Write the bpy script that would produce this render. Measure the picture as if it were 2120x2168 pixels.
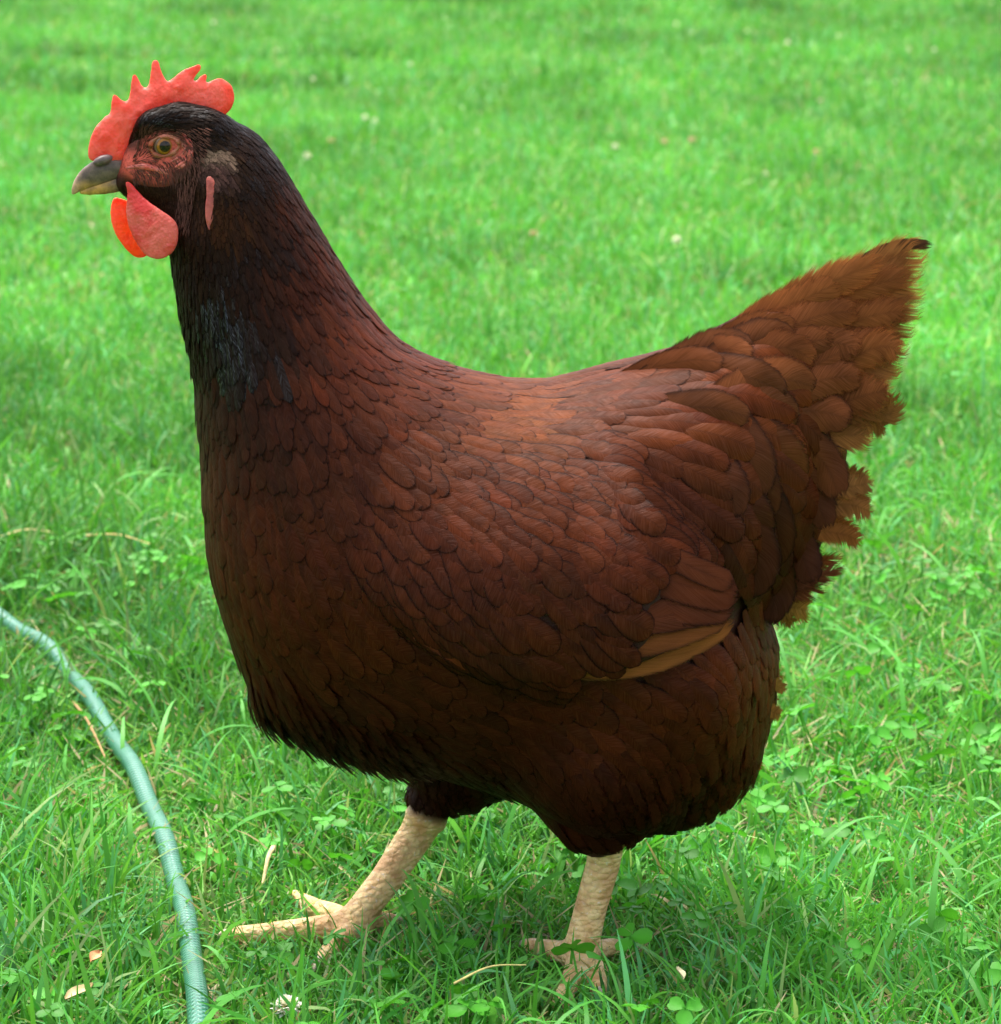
import bpy, math, random
import numpy as np
from mathutils import Vector, Matrix

for o in list(bpy.data.objects):
    bpy.data.objects.remove(o)
SC = bpy.context.scene
COL = SC.collection
R = np.random.default_rng(7)
random.seed(7)

# ------------------------------------------------------------------ camera, light, exposure
FPX = 8000.0
PITCH = math.atan(1484.0 / FPX)
CAM = np.array([0.0, -1.96, 0.602])
cd = bpy.data.cameras.new('camera'); cam = bpy.data.objects.new('camera', cd); COL.objects.link(cam)
cam.location = CAM; cam.rotation_euler = (math.pi / 2 - PITCH, 0, 0)
cd.sensor_fit = 'HORIZONTAL'; cd.sensor_width = 36.0; cd.lens = FPX / 2120.0 * 36.0
cd.clip_start = 0.02; cd.clip_end = 800.0
cd.dof.use_dof = True; cd.dof.focus_distance = 1.94; cd.dof.aperture_fstop = 25.0
SC.camera = cam

SUN_EL, SUN_AZ = math.radians(70), math.radians(-32)    # compass-like: direction the light comes from (x=sin, y=cos)
w = bpy.data.worlds.new('World'); SC.world = w; w.use_nodes = True
nt = w.node_tree
bg = nt.nodes['Background']; sky = nt.nodes.new('ShaderNodeTexSky')
sky.sky_type = 'NISHITA'; sky.sun_disc = False
sky.sun_elevation = SUN_EL; sky.sun_rotation = SUN_AZ
sky.air_density = 1.0; sky.dust_density = 4.0; sky.ozone_density = 0.6
ov = nt.nodes.new('ShaderNodeHueSaturation'); ov.inputs['Saturation'].default_value = 0.5      # thin even cloud
nt.links.new(sky.outputs[0], ov.inputs['Color']); nt.links.new(ov.outputs[0], bg.inputs[0]); bg.inputs[1].default_value = 0.15
sd = bpy.data.lights.new('sun', 'SUN'); sun = bpy.data.objects.new('sun', sd); COL.objects.link(sun)
sd.energy = 1.7; sd.angle = math.radians(28); sd.color = (1.0, 0.95, 0.86)
sun_dir = Vector((math.sin(SUN_AZ) * math.cos(SUN_EL), math.cos(SUN_AZ) * math.cos(SUN_EL), math.sin(SUN_EL)))
sun.rotation_euler = sun_dir.to_track_quat('Z', 'Y').to_euler()
SC.view_settings.view_transform = 'Standard'; SC.view_settings.look = 'None'
SC.view_settings.exposure = 1.62; SC.view_settings.gamma = 1.0
SC.cycles.transparent_max_bounces = 16
SC.cycles.max_bounces = 6

# ------------------------------------------------------------------ helpers
S = 2120.0 / 1904.0
CP, SP = math.cos(PITCH), math.sin(PITCH)

def ray(q):
    q = np.asarray(q, float)
    dx = (q[..., 0] * S - 1060) / FPX; dy = -(q[..., 1] * S - 1084) / FPX
    return np.stack([dx, CP + dy * SP, -SP + dy * CP], -1)

def at(q, y=0.0):                     # picture point on the upright plane at depth y
    r = ray(q); t = (np.asarray(y) - CAM[1]) / r[..., 1]
    return CAM + r * t[..., None]

def ground_at(q, z=0.0):              # picture point on the lawn
    r = ray(q); t = (z - CAM[2]) / r[..., 2]
    return CAM + r * t[..., None]

def to_q(p):                          # back to picture measure, both flanks read alike
    x, z = p[..., 0] - CAM[0], p[..., 2] - CAM[2]; y = -np.abs(p[..., 1]) - CAM[1]
    d = y * CP - z * SP; u = y * SP + z * CP
    return np.stack([(x / d * FPX + 1060) / S, (1084 - u / d * FPX) / S], -1)

def lin(c):
    c = np.asarray(c, float) / 255.0
    return np.where(c < 0.04045, c / 12.92, ((c + 0.055) / 1.055) ** 2.4)

def sstep(a, b, x):
    t = np.clip((x - a) / (b - a), 0, 1); return t * t * (3 - 2 * t)

def hash2(i, j, s=0):
    n = (i.astype(np.int64) * 374761393 + j.astype(np.int64) * 668265263 + s * 1442695041) & 0x7fffffff
    n = ((n ^ (n >> 13)) * 1274126177) & 0x7fffffff
    return ((n ^ (n >> 16)) & 0xffff) / 65535.0

def noise2(x, y, s=0):
    i, j = np.floor(x), np.floor(y); fx, fy = x - i, y - j
    fx, fy = fx * fx * (3 - 2 * fx), fy * fy * (3 - 2 * fy)
    a, b, c, d = hash2(i, j, s), hash2(i + 1, j, s), hash2(i, j + 1, s), hash2(i + 1, j + 1, s)
    return (a * (1 - fx) + b * fx) * (1 - fy) + (c * (1 - fx) + d * fx) * fy

def fbm(x, y, s=0, o=3):
    v, a, t = 0, .5, 0
    for k in range(o):
        v = v + a * noise2(x * 2 ** k, y * 2 ** k, s + k); t += a; a *= .5
    return v / t

def mk(name, V, Q, mat=None, parent=None, uv=None, col=None, smooth=True):
    me = bpy.data.meshes.new(name)
    V = np.ascontiguousarray(V, np.float32); Q = np.ascontiguousarray(Q, np.int32)
    k = Q.shape[1]
    me.vertices.add(len(V)); me.vertices.foreach_set('co', V.ravel())
    me.loops.add(Q.size); me.loops.foreach_set('vertex_index', Q.ravel())
    me.polygons.add(len(Q)); me.polygons.foreach_set('loop_start', np.arange(len(Q), dtype=np.int32) * k)
    if smooth: me.polygons.foreach_set('use_smooth', np.ones(len(Q), bool))
    me.update(calc_edges=True)
    if uv is not None:
        l = me.uv_layers.new(name='UVMap'); l.data.foreach_set('uv', np.ascontiguousarray(uv[Q.ravel()], np.float32).ravel())
    if col is not None:
        if col.shape[1] == 3: col = np.c_[col, np.ones(len(col))]
        a = me.color_attributes.new('Col', 'FLOAT_COLOR', 'POINT'); a.data.foreach_set('color', np.ascontiguousarray(col, np.float32).ravel())
    me.validate()
    if mat: me.materials.append(mat)
    o = bpy.data.objects.new(name, me); COL.objects.link(o)
    if parent: o.parent = parent
    return o

def tag(o, label=None, cat=None, group=None, kind=None):
    if label: o['label'] = label
    if cat: o['category'] = cat
    if group: o['group'] = group
    if kind: o['kind'] = kind
    return o

def grid_quads(n, nu, nv):            # n patches of nu x nv points
    i, j = np.meshgrid(np.arange(nu - 1), np.arange(nv - 1), indexing='ij')
    a = (i * nv + j).ravel(); q = np.stack([a, a + 1, a + nv + 1, a + nv], -1)
    return (q[None] + (np.arange(n) * nu * nv)[:, None, None]).reshape(-1, 4)

def tube(pts, rad, ns=10, squash=1.0):
    pts = np.asarray(pts, float); n = len(pts); rad = np.broadcast_to(rad, n)
    t = np.gradient(pts, axis=0); t /= np.linalg.norm(t, axis=1)[:, None]
    up = np.array([0, 0, 1.0]) if abs(t[:, 2]).mean() < .8 else np.array([0, 1.0, 0])
    b = np.cross(t, up); b /= np.linalg.norm(b, axis=1)[:, None] + 1e-9; c = np.cross(b, t)
    a = np.linspace(0, 2 * math.pi, ns, endpoint=False)
    V = pts[:, None] + rad[:, None, None] * (np.cos(a)[None, :, None] * b[:, None] + squash * np.sin(a)[None, :, None] * c[:, None])
    i, j = np.meshgrid(np.arange(n - 1), np.arange(ns), indexing='ij')
    a0 = (i * ns + j).ravel(); a1 = (i * ns + (j + 1) % ns).ravel()
    Q = np.stack([a0, a1, a1 + ns, a0 + ns], -1)
    uv = np.stack(np.broadcast_arrays(np.arange(n)[:, None] / (n - 1), np.arange(ns)[None] / ns), -1).reshape(-1, 2)
    return V.reshape(-1, 3), Q, uv

def catmull(p, m):
    p = np.asarray(p, float); n = len(p)
    P = np.vstack([2 * p[0] - p[1], p, 2 * p[-1] - p[-2]])
    out = []
    for t in np.linspace(0, n - 1 - 1e-9, m):
        i = int(t); f = t - i; a, b, c, d = P[i:i + 4]
        out.append(.5 * (2 * b + (c - a) * f + (2 * a - 5 * b + 4 * c - d) * f * f + (3 * b - a - 3 * c + d) * f ** 3))
    return np.array(out)

def join(parts):
    V, Q, C, n = [], [], [], 0
    for v, q, c in parts:
        V.append(v); Q.append(q + n); C.append(np.broadcast_to(c, (len(v), 3)) if np.ndim(c) == 1 else c); n += len(v)
    return np.vstack(V), np.vstack(Q), np.vstack(C)

# ------------------------------------------------------------------ materials
class NT:
    def __init__(s, name):
        s.m = bpy.data.materials.new(name); s.m.use_nodes = True; s.t = s.m.node_tree; s.t.nodes.clear()
        s.out = s.n('OutputMaterial')
    def n(s, typ, **kw):
        x = s.t.nodes.new('ShaderNode' + typ)
        for k, v in kw.items(): setattr(x, k, v)
        return x
    def l(s, a, b): s.t.links.new(a, b)
    def put(s, sock, v):
        if isinstance(v, bpy.types.NodeSocket): s.l(v, sock)
        elif v is not None: sock.default_value = v
    def math(s, op, a, b=None, c=None, clamp=False):
        x = s.n('Math', operation=op, use_clamp=clamp)
        for i, v in enumerate((a, b, c)): s.put(x.inputs[i], v)
        return x.outputs[0]
    def ramp(s, v, a, b, x, y):
        m = s.n('MapRange', interpolation_type='SMOOTHSTEP')
        for i, q in enumerate((v, a, b, x, y)): s.put(m.inputs[i], q)
        return m.outputs[0]
    def mix(s, f, a, b, mode='MIX'):
        x = s.n('Mix', data_type='RGBA', blend_type=mode)
        s.put(x.inputs[0], f); s.put(x.inputs[6], a); s.put(x.inputs[7], b); return x.outputs[2]
    def noise(s, vec, scale, detail=2, rough=.5):
        x = s.n('TexNoise'); s.put(x.inputs['Vector'], vec); x.inputs['Scale'].default_value = scale
        x.inputs['Detail'].default_value = detail; x.inputs['Roughness'].default_value = rough; return x.outputs[0]
    def bump(s, h, strength, dist):
        x = s.n('Bump'); s.put(x.inputs['Strength'], strength); x.inputs['Distance'].default_value = dist
        s.l(h, x.inputs['Height']); return x.outputs[0]
    def bsdf(s, col, rough=.5, spec=.5, normal=None, **kw):
        p = s.n('BsdfPrincipled'); s.put(p.inputs['Base Color'], col); s.put(p.inputs['Roughness'], rough)
        s.put(p.inputs['Specular IOR Level'], spec)
        if normal is not None: s.l(normal, p.inputs['Normal'])
        for k, v in kw.items(): s.put(p.inputs[k.replace('_', ' ')], v)
        return p.outputs[0]
    def mixsh(s, f, a, b):
        x = s.n('MixShader'); s.put(x.inputs[0], f); s.l(a, x.inputs[1]); s.l(b, x.inputs[2]); return x.outputs[0]
    def done(s, sh): s.l(sh, s.out.inputs[0]); return s.m

def rgba(c): return (*[float(x) for x in c], 1.0)

def mat_blade(name, trans=.38, rough=.42, spec=.45):
    k = NT(name); c = k.n('VertexColor', layer_name='Col').outputs[0]
    p = k.bsdf(c, rough, spec)
    t = k.n('BsdfTranslucent'); k.l(k.mix(1.0, c, (1.2, 1.05, .8, 1), 'MULTIPLY'), t.inputs[0])
    return k.done(k.mixsh(trans, p, t.outputs[0]))

def mat_soil():
    k = NT('soil'); co = k.n('NewGeometry').outputs['Position']
    n1 = k.noise(co, 60, 4, .7); n2 = k.noise(co, .8, 3)
    near = k.mix(k.ramp(n1, .35, .7, 0, 1), rgba((.045, .13, .018)), rgba((.12, .19, .045)))
    far = k.mix(k.ramp(n2, .3, .7, 0, 1), rgba((.06, .24, .025)), rgba((.09, .30, .04)))
    d = k.n('SeparateXYZ'); k.l(co, d.inputs[0])
    c = k.mix(k.ramp(d.outputs[1], 8, 16, 0, 1), near, far)
    return k.done(k.bsdf(c, .9, .1, k.bump(n1, .6, .01)))

def mat_feather(name):
    k = NT(name)
    vc = k.n('VertexColor', layer_name='Col'); c, fl = vc.outputs[0], vc.outputs[1]
    uv = k.n('UVMap'); s = k.n('SeparateXYZ'); k.l(uv.outputs[0], s.inputs[0])
    u, vr = s.outputs[0], s.outputs[1]; v = k.math('FRACT', vr); Lm = k.math('FLOOR', vr)
    fr = k.math('FRACT', u); seed = k.math('FLOOR', u)
    sd_ = k.math('SUBTRACT', fr, .5); a = k.math('MULTIPLY', k.math('ABSOLUTE', sd_), 2.2)
    side = k.math('GREATER_THAN', sd_, 0.0)
    cb = k.n('CombineXYZ'); k.l(k.math('MULTIPLY', a, 1.1), cb.inputs[0])
    bc = k.math('MULTIPLY', k.math('SUBTRACT', v, k.math('MULTIPLY', a, .22)), Lm)
    k.l(k.math('MULTIPLY', bc, 1.7), cb.inputs[1])
    k.l(k.math('ADD', k.math('MULTIPLY', seed, 7.31), k.math('MULTIPLY', side, 3.7)), cb.inputs[2])
    st = k.noise(cb.outputs[0], 1.0, 3, .65)                 # barbs
    cb3 = k.n('CombineXYZ'); k.l(k.math('MULTIPLY', a, .8), cb3.inputs[0]); k.l(k.math('MULTIPLY', bc, .32), cb3.inputs[1]); k.l(k.math('ADD', k.math('MULTIPLY', seed, 5.1), k.math('MULTIPLY', side, 9.2)), cb3.inputs[2])
    clump = k.noise(cb3.outputs[0], 1.0, 1)
    cb2 = k.n('CombineXYZ'); k.l(k.math('MULTIPLY', fr, 1.6), cb2.inputs[0]); k.l(k.math('MULTIPLY', v, 3.0), cb2.inputs[1]); k.l(k.math('MULTIPLY', seed, 3.17), cb2.inputs[2])
    bl = k.noise(cb2.outputs[0], 1.0, 2)
    f = k.math('MULTIPLY', k.ramp(st, .25, .75, k.ramp(fl, .1, .6, .76, .60), k.ramp(fl, .1, .6, 1.2, 1.38)), k.ramp(bl, .3, .7, .8, 1.2))
    edge = k.math('MAXIMUM', a, k.math('SUBTRACT', 1.0, k.math('MULTIPLY', k.math('SUBTRACT', 1.0, v), 4.0)))
    rim = k.ramp(edge, .68, .97, 1.0, .34)                   # dark feather edge: lacing, plus painted shadow between overlapping feathers
    rim = k.mix(k.ramp(fl, .25, .6, 0, 1), rim, k.ramp(edge, .45, 1.0, .95, 1.7))
    f = k.math('MULTIPLY', f, rim)
    f = k.math('MULTIPLY', f, k.ramp(a, .02, .10, .85, 1.0))  # shaft
    cc = k.n('CombineXYZ'); [k.l(f, cc.inputs[i]) for i in range(3)]
    c2 = k.mix(1.0, c, cc.outputs[0], 'MULTIPLY')
    lum = k.n('RGBToBW'); k.l(c, lum.inputs[0])
    rough = k.ramp(lum.outputs[0], .0025, .006, .24, .50)
    spec = k.ramp(lum.outputs[0], .0025, .006, k.ramp(st, .46, .66, .08, .55), k.ramp(st, .4, .7, .05, .14))
    dkm = k.ramp(lum.outputs[0], .0014, .0056, 1, 0)
    ior = k.math('ADD', 1.45, k.math('MULTIPLY', k.math('MULTIPLY', dkm, k.ramp(st, .47, .74, 0, 1)), 1.35))
    p = k.bsdf(c2, rough, spec, k.bump(st, .4, .0005), IOR=ior, Specular_Tint=k.mix(dkm, (1, 1, 1, 1), (.72, .86, 1, 1)))
    tr = k.n('BsdfTranslucent'); k.l(c2, tr.inputs[0])
    p = k.mixsh(k.math('MULTIPLY', k.ramp(fl, 0, .8, .10, 1.0), k.ramp(edge, .3, 1.0, .35, .72)), p, tr.outputs[0])
    fle = k.math('ADD', k.math('MULTIPLY', fl, k.ramp(v, .25, .85, .25, 1.0)), .10)
    lim = k.math('SUBTRACT', 1.06, k.math('MULTIPLY', fle, k.math('ADD', k.ramp(clump, .40, .72, 0, .46), k.ramp(st, .30, .66, 0, .42))))
    al = k.ramp(k.math('SUBTRACT', lim, edge), -.02, k.ramp(fl, .1, .7, .14, .34), 0, 1)
    t = k.n('BsdfTransparent')
    return k.done(k.mixsh(al, t.outputs[0], p))

def mat_flesh(name, trans=.25, bumps=1.0):
    k = NT(name); c = k.n('VertexColor', layer_name='Col').outputs[0]
    co = k.n('TexCoord').outputs['Object']
    v = k.n('TexVoronoi'); k.l(co, v.inputs['Vector']); v.inputs['Scale'].default_value = 620
    n = k.noise(co, 240, 4, .6); n2 = k.noise(co, 70, 3)
    h = k.math('ADD', k.math('MULTIPLY', v.outputs[0], .6), n)
    c2 = k.mix(k.ramp(n2, .40, .66, 0, .6), c, rgba((.84, .22, .16)))
    n3 = k.noise(co, 130, 3); c2 = k.mix(k.ramp(n3, .50, .68, 0, .55), c2, rgba((.66, .06, .03)))
    c2 = k.mix(k.ramp(n, .58, .78, 0, .22), c2, rgba((.45, .03, .02)))
    p = k.bsdf(c2, .45, .4, k.bump(h, .46 * bumps, .0010), Subsurface_Weight=.35, Subsurface_Radius=(1.0, .25, .15), Subsurface_Scale=.004)
    t = k.n('BsdfTranslucent'); k.l(k.mix(1.0, c, (1.2, .95, .6, 1), 'MULTIPLY'), t.inputs[0])
    return k.done(k.mixsh(trans, p, t.outputs[0]))

def mat_skin():                        # bare face, legs, down under the feathers; colour sits on the mesh
    k = NT('skin'); vc = k.n('VertexColor', layer_name='Col'); c, leg = vc.outputs[0], vc.outputs[1]
    co = k.n('TexCoord').outputs['Object']
    mp = k.n('Mapping'); mp.inputs['Scale'].default_value = (.8, .8, 1.55); k.l(co, mp.inputs[0])
    v = k.n('TexVoronoi', feature='F1'); k.l(mp.outputs[0], v.inputs['Vector']); v.inputs['Scale'].default_value = 250
    n = k.noise(co, 150, 4, .65); n2 = k.noise(co, 420, 3, .6); n3 = k.noise(co, 60, 2)
    legc = k.mix(k.ramp(n, .35, .65, 0, 1), rgba((.76, .56, .25)), rgba((.66, .41, .16)))
    legc = k.mix(k.ramp(n2, .58, .70, 0, .75), legc, rgba((.74, .64, .48)))
    legc = k.mix(k.ramp(v.outputs[0], .46, .78, 0, .42), legc, rgba((.36, .20, .08)))
    legc = k.mix(k.ramp(n3, .47, .62, 0, .75), legc, rgba((.50, .26, .10)))
    skinc = k.mix(k.ramp(n2, .46, .68, 0, .55), c, rgba((.03, .012, .008)))
    cc = k.mix(leg, skinc, legc)
    h = k.math('ADD', k.math('MULTIPLY', v.outputs[0], k.math('MULTIPLY', leg, -1.4)), k.math('ADD', n, n2))
    return k.done(k.bsdf(cc, .55, k.ramp(leg, 0, 1, .12, .4), k.bump(h, k.ramp(leg, 0, 1, .45, .8), .0014), Subsurface_Weight=.12, Subsurface_Radius=(1, .4, .2), Subsurface_Scale=.003))

def mat_vc(name, rough=.5, spec=.5, nscale=0, nstr=.3, dist=.001, vary=0):
    k = NT(name); c = k.n('VertexColor', layer_name='Col').outputs[0]; nm = None
    if nscale:
        co = k.n('TexCoord').outputs['Object']; n = k.noise(co, nscale, 4, .6); nm = k.bump(n, nstr, dist)
        if vary:
            g = k.ramp(n, .3, .7, 1 - vary, 1 + vary); cc = k.n('CombineXYZ'); [k.l(g, cc.inputs[i]) for i in range(3)]
            c = k.mix(1.0, c, cc.outputs[0], 'MULTIPLY')
    return k.done(k.bsdf(c, rough, spec, nm))

M_GRASS = mat_blade('grass_blade', .34, .48, .24); M_CLOVER = mat_blade('clover_leaf', .35, .5, .3)
M_FEATHER = mat_feather('feather'); M_COMB = mat_flesh('comb_flesh', .22); M_SKIN = mat_skin()
M_WATTLE = mat_flesh('wattle_flesh', .30, 1.2)
M_BEAK = mat_vc('horn', .40, .45, 330, .35, .0007, .32)
M_DRY = mat_vc('dried_plant', .8, .15, 220, .3, .001, .25)

# ------------------------------------------------------------------ lawn
def ground_z(x, y): return .018 * (fbm(x * 1.3 + 40, y * 1.3 + 40, 3) - .5) * sstep(.35, 1.5, np.hypot(x, y * .6))

gx = np.concatenate([-np.geomspace(300, 3.2, 16), np.linspace(-3, 3, 41), np.geomspace(3.2, 300, 16)])
gy = np.concatenate([[-300, -60, -12, -3, -1.5], np.linspace(-1, 14, 90), np.geomspace(14.5, 600, 18)])
GX, GY = np.meshgrid(gx, gy, indexing='ij')
GZ = np.where((abs(GX) < 3.3) & (GY < 15), ground_z(GX, GY), 0)
tag(mk('ground', np.stack([GX, GY, GZ], -1).reshape(-1, 3), grid_quads(1, len(gx), len(gy))[:, ::-1], mat_soil()), kind='structure')

HOSE_Q = [(-70, 1140), (5, 1176), (60, 1210), (110, 1252), (150, 1300), (190, 1360), (232, 1425), (266, 1487), (296, 1552), (320, 1620), (340, 1690), (356, 1760), (368, 1840), (377, 1930), (382, 2060), (380, 2200)]
hose_c = catmull(ground_at(np.array(HOSE_Q), .011), 150)

far_foot = ground_at(np.array([655., 1768.])); near_foot = ground_at(np.array([1105., 1815.]))

def blades(x, y, h, wd, az, th0, curv, col, rings):
    n = len(x); s = np.linspace(0, 1, rings)
    th = th0[:, None] + curv[:, None] * s[None]
    ds = (h / (rings - 1))[:, None]
    hor = np.concatenate([np.zeros((n, 1)), np.cumsum(np.sin(th[:, :-1]) * ds, 1)], 1)
    zz = np.concatenate([np.zeros((n, 1)), np.cumsum(np.cos(th[:, :-1]) * ds, 1)], 1)
    gz = ground_z(x, y)
    zz = np.maximum(zz, .003) * 1.0; zz[:, 0] = -.004
    px = x[:, None] + hor * np.cos(az)[:, None]; py = y[:, None] + hor * np.sin(az)[:, None]; pz = gz[:, None] + zz
    ww = wd[:, None] * np.minimum(1, (.55 + 1.2 * s[None])) * (1 - s[None] ** 2.4) * .5 + .00012
    tw = R.uniform(-.9, .9, n)[:, None] * (.4 + s[None])
    cx, cy = -np.sin(az)[:, None], np.cos(az)[:, None]
    bx = cx * np.cos(tw) + np.cos(az)[:, None] * np.cos(th) * np.sin(tw)
    by = cy * np.cos(tw) + np.sin(az)[:, None] * np.cos(th) * np.sin(tw)
    bz = -np.sin(th) * np.sin(tw)
    P = np.stack([px, py, pz], -1)[:, :, None] + np.stack([bx, by, bz], -1)[:, :, None] * (ww[:, :, None, None] * np.array([-1, 1])[None, None, :, None])
    c = col[:, None, None, :] * np.ones((1, rings, 2, 1))
    pale = (1 - s)[None, :, None, None] ** 3
    c = c * (1 - .35 * pale) + np.array([.16, .20, .06]) * .35 * pale
    return P.reshape(-1, 3), grid_quads(n, rings, 2), c.reshape(-1, 3)

def lawn(x0, x1, y0, y1, per_cm2, wmul, rings, hmul=1.0, widen=0.0, outer=None):
    wmax = outer or x1 + widen * (y1 - y0)
    n = int((2 * wmax) * (y1 - y0) * 1e4 * per_cm2)
    x, y = R.uniform(-wmax, wmax, n), R.uniform(y0, y1, n)
    k = abs(x) < x1 + widen * (y - y0)
    if outer: k = ~k
    dens = fbm(x * 9, y * 9, 11)
    k &= R.random(n) < .55 + .9 * dens
    if y0 < 1:
        d = np.full(n, 9.0)
        for p in hose_c[::3]: d = np.minimum(d, np.hypot(x - p[0], y - p[1]))
        k &= d > .006
        k &= ~((d < .016) & (R.random(n) < .55))
        for f, r in ((far_foot, .03), (near_foot, .030)):
            k &= ~((np.hypot(x - f[0], y - f[1]) < r) & (R.random(n) < .62))
    x, y = x[k], y[k]; n = len(x)
    tuft = sstep(.52, .80, fbm(x * 2.6 + 3, y * 1.9 + 9, 21))
    h = (R.gamma(4, .0042, n) + .009) * (.75 + .6 * fbm(x * 5, y * 5, 31)) * (1 + .9 * tuft) * hmul
    d = np.full(n, 9.0)
    for f in (far_foot, near_foot): d = np.minimum(d, np.hypot(x - f[0], (y - f[1]) * .6 + .01))
    h *= .48 + .52 * sstep(.03, .11, d)
    if y0 < 1:                                               # the hose presses the sward down
        dh = np.full(n, 9.0)
        for p in hose_c[::3]: dh = np.minimum(dh, np.hypot(x - p[0], y - p[1]))
        h *= .55 + .45 * sstep(.012, .055, dh)
    h = np.minimum(h, .085)
    wd = R.uniform(.0010, .0026, n) * wmul * (.8 + .5 * (h / .045).clip(0, 1.5))
    az = R.uniform(0, 2 * math.pi, n) + 2.0 * (fbm(x * 7, y * 7, 41) - .5)
    th0 = np.abs(R.normal(.42, .42, n)); curv = np.abs(R.normal(.7, .8, n))
    t = R.random(n)[:, None]; g = fbm(x * 3.5, y * 2.2, 51)[:, None]
    c1, c2, c3 = np.array([.046, .290, .022]), np.array([.145, .475, .052]), np.array([.105, .415, .118])
    c = c1 + (c2 - c1) * t; b = R.random(n)[:, None] < .22; c = np.where(b, c3 * (.8 + .5 * t), c); b = R.random(n)[:, None] < .10; c = np.where(b, np.array([.30, .48, .15]) * (.7 + .5 * t), c)
    c = c * (.62 + .75 * g) * (1 - .34 * tuft[:, None]) * R.uniform(.72, 1.25, (n, 1))
    dry = R.random(n) < .075 * (.4 + 1.6 * fbm(x * 4, y * 4, 61))
    c[dry] = np.array([.42, .34, .16]) * R.uniform(.6, 1.15, (dry.sum(), 1))
    h[dry] *= .8; th0[dry] += R.uniform(.3, 1.0, dry.sum())
    return blades(x, y, h, wd, az, th0, curv, c, rings)

parts = [lawn(0, .46, -.42, .95, 6.2, .95, 6, .70, widen=.16), lawn(0, .66, .95, 2.6, 3.6, 1.1, 5, .85, widen=.17),
         lawn(0, .95, 2.6, 6.0, 1.5, 1.45, 4, widen=.17), lawn(0, 1.5, 6.0, 14.5, .7, 2.0, 4, widen=.18),
         lawn(0, .35, -.9, 3.0, .75, 2.0, 4, .8, widen=.165, outer=2.4), lawn(0, 1.03, 3.0, 8.0, .16, 3.2, 4, widen=.17, outer=4.6), lawn(0, 1.85, 8.0, 14.5, .07, 4.6, 4, widen=.18, outer=6.5)]
# low matted layer of lying blades and thatch close to the soil
n = 26000
x, y = R.uniform(-.6, .6, n), R.uniform(-.42, 1.2, n)
t = R.random((n, 1)); c = np.array([.09, .34, .025]) * (1 - t) + np.array([.18, .48, .05]) * t
dry = R.random(n) < .30; c[dry] = np.array([.48, .41, .20]) * R.uniform(.5, 1.2, (dry.sum(), 1))
parts.append(blades(x, y, R.uniform(.015, .045, n), R.uniform(.001, .0026, n), R.uniform(0, 6.3, n), R.uniform(.9, 1.45, n), R.uniform(-.2, .3, n), c, 4))
# long arching blades
n = 1500
x, y = R.uniform(-.6, .6, n), R.uniform(-.34, 1.3, n)
k = np.ones(n, bool)
for f in (far_foot, near_foot): k &= np.hypot(x - f[0], (y - f[1]) * .7) > .045
k &= (x > -.08) | (R.random(n) < .5)
x, y = x[k], y[k]; n = len(x); t = R.random((n, 1))
c = np.array([.06, .30, .03]) * (1 - t) + np.array([.13, .46, .07]) * t
parts.append(blades(x, y, R.uniform(.035, .085, n), R.uniform(.0020, .0042, n), R.uniform(0, 6.3, n), R.uniform(.1, .6, n), R.uniform(.9, 1.9, n), c, 9))
V, Q, C = join(parts)
tag(mk('grass', V, Q, M_GRASS, col=C), 'short green lawn grass with straw-coloured dead blades', 'grass', kind='stuff')

# clover leaves among the grass
def clover_leaves(x, y, hgt, size):
    n = len(x); out = []
    lean, laz = R.uniform(.05, .8, n), R.uniform(0, 6.3, n)
    top = np.stack([x + hgt * np.sin(lean) * np.cos(laz), y + hgt * np.sin(lean) * np.sin(laz), ground_z(x, y) + hgt * np.cos(lean)], -1)
    nor = np.stack([np.sin(lean * 1.3) * np.cos(laz), np.sin(lean * 1.3) * np.sin(laz), np.cos(lean * 1.3)], -1)
    a0 = R.uniform(0, 6.3, n)
    s = np.linspace(0, 1, 5); prof = np.array([.08, .62, .95, .98, .55])
    base = np.array([.060, .290, .018]) * R.uniform(.7, 1.35, (n, 1)) * np.array([1, 1, 1.0])
    for kk in range(3):
        a = a0 + kk * 2.09 + R.uniform(-.2, .2, n)
        d = np.stack([np.cos(a), np.sin(a), R.uniform(-.15, .35, n)], -1); d -= nor * (d * nor).sum(1)[:, None] * .8; d /= np.linalg.norm(d, axis=1)[:, None]
        b = np.cross(nor, d); b /= np.linalg.norm(b, axis=1)[:, None]
        L = size * R.uniform(.85, 1.15, n)
        P = top[:, None, None] + d[:, None, None] * (L[:, None] * s)[:, :, None, None] \
            + b[:, None, None] * ((L * .46)[:, None, None] * prof[None, :, None] * np.array([-1, 0, 1]))[..., None] \
            + nor[:, None, None] * (L[:, None, None] * (.13 * np.abs(np.array([-1, 0, 1]))[None, None] - .12 * s[None, :, None] ** 2))[..., None]
        P[:, -1, 1] -= d * (L * .06)[:, None]
        cc = base[:, None, None] * np.ones((1, 5, 3, 1)); cc[:, :, 1] *= 1.18
        out.append((P.reshape(-1, 3), grid_quads(n, 5, 3), cc.reshape(-1, 3)))
    m = 4; tt = np.linspace(0, 1, m); root = np.stack([x, y, ground_z(x, y)], -1)
    P = (root[:, None] * (1 - tt)[None, :, None] + top[:, None] * tt[None, :, None])[:, :, None] + np.array([[-1, 0, 0], [1, 0, 0]])[None, None] * .0006
    out.append((P.reshape(-1, 3), grid_quads(n, m, 2), np.repeat(base * .9, m * 2, 0)))
    return out

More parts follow.
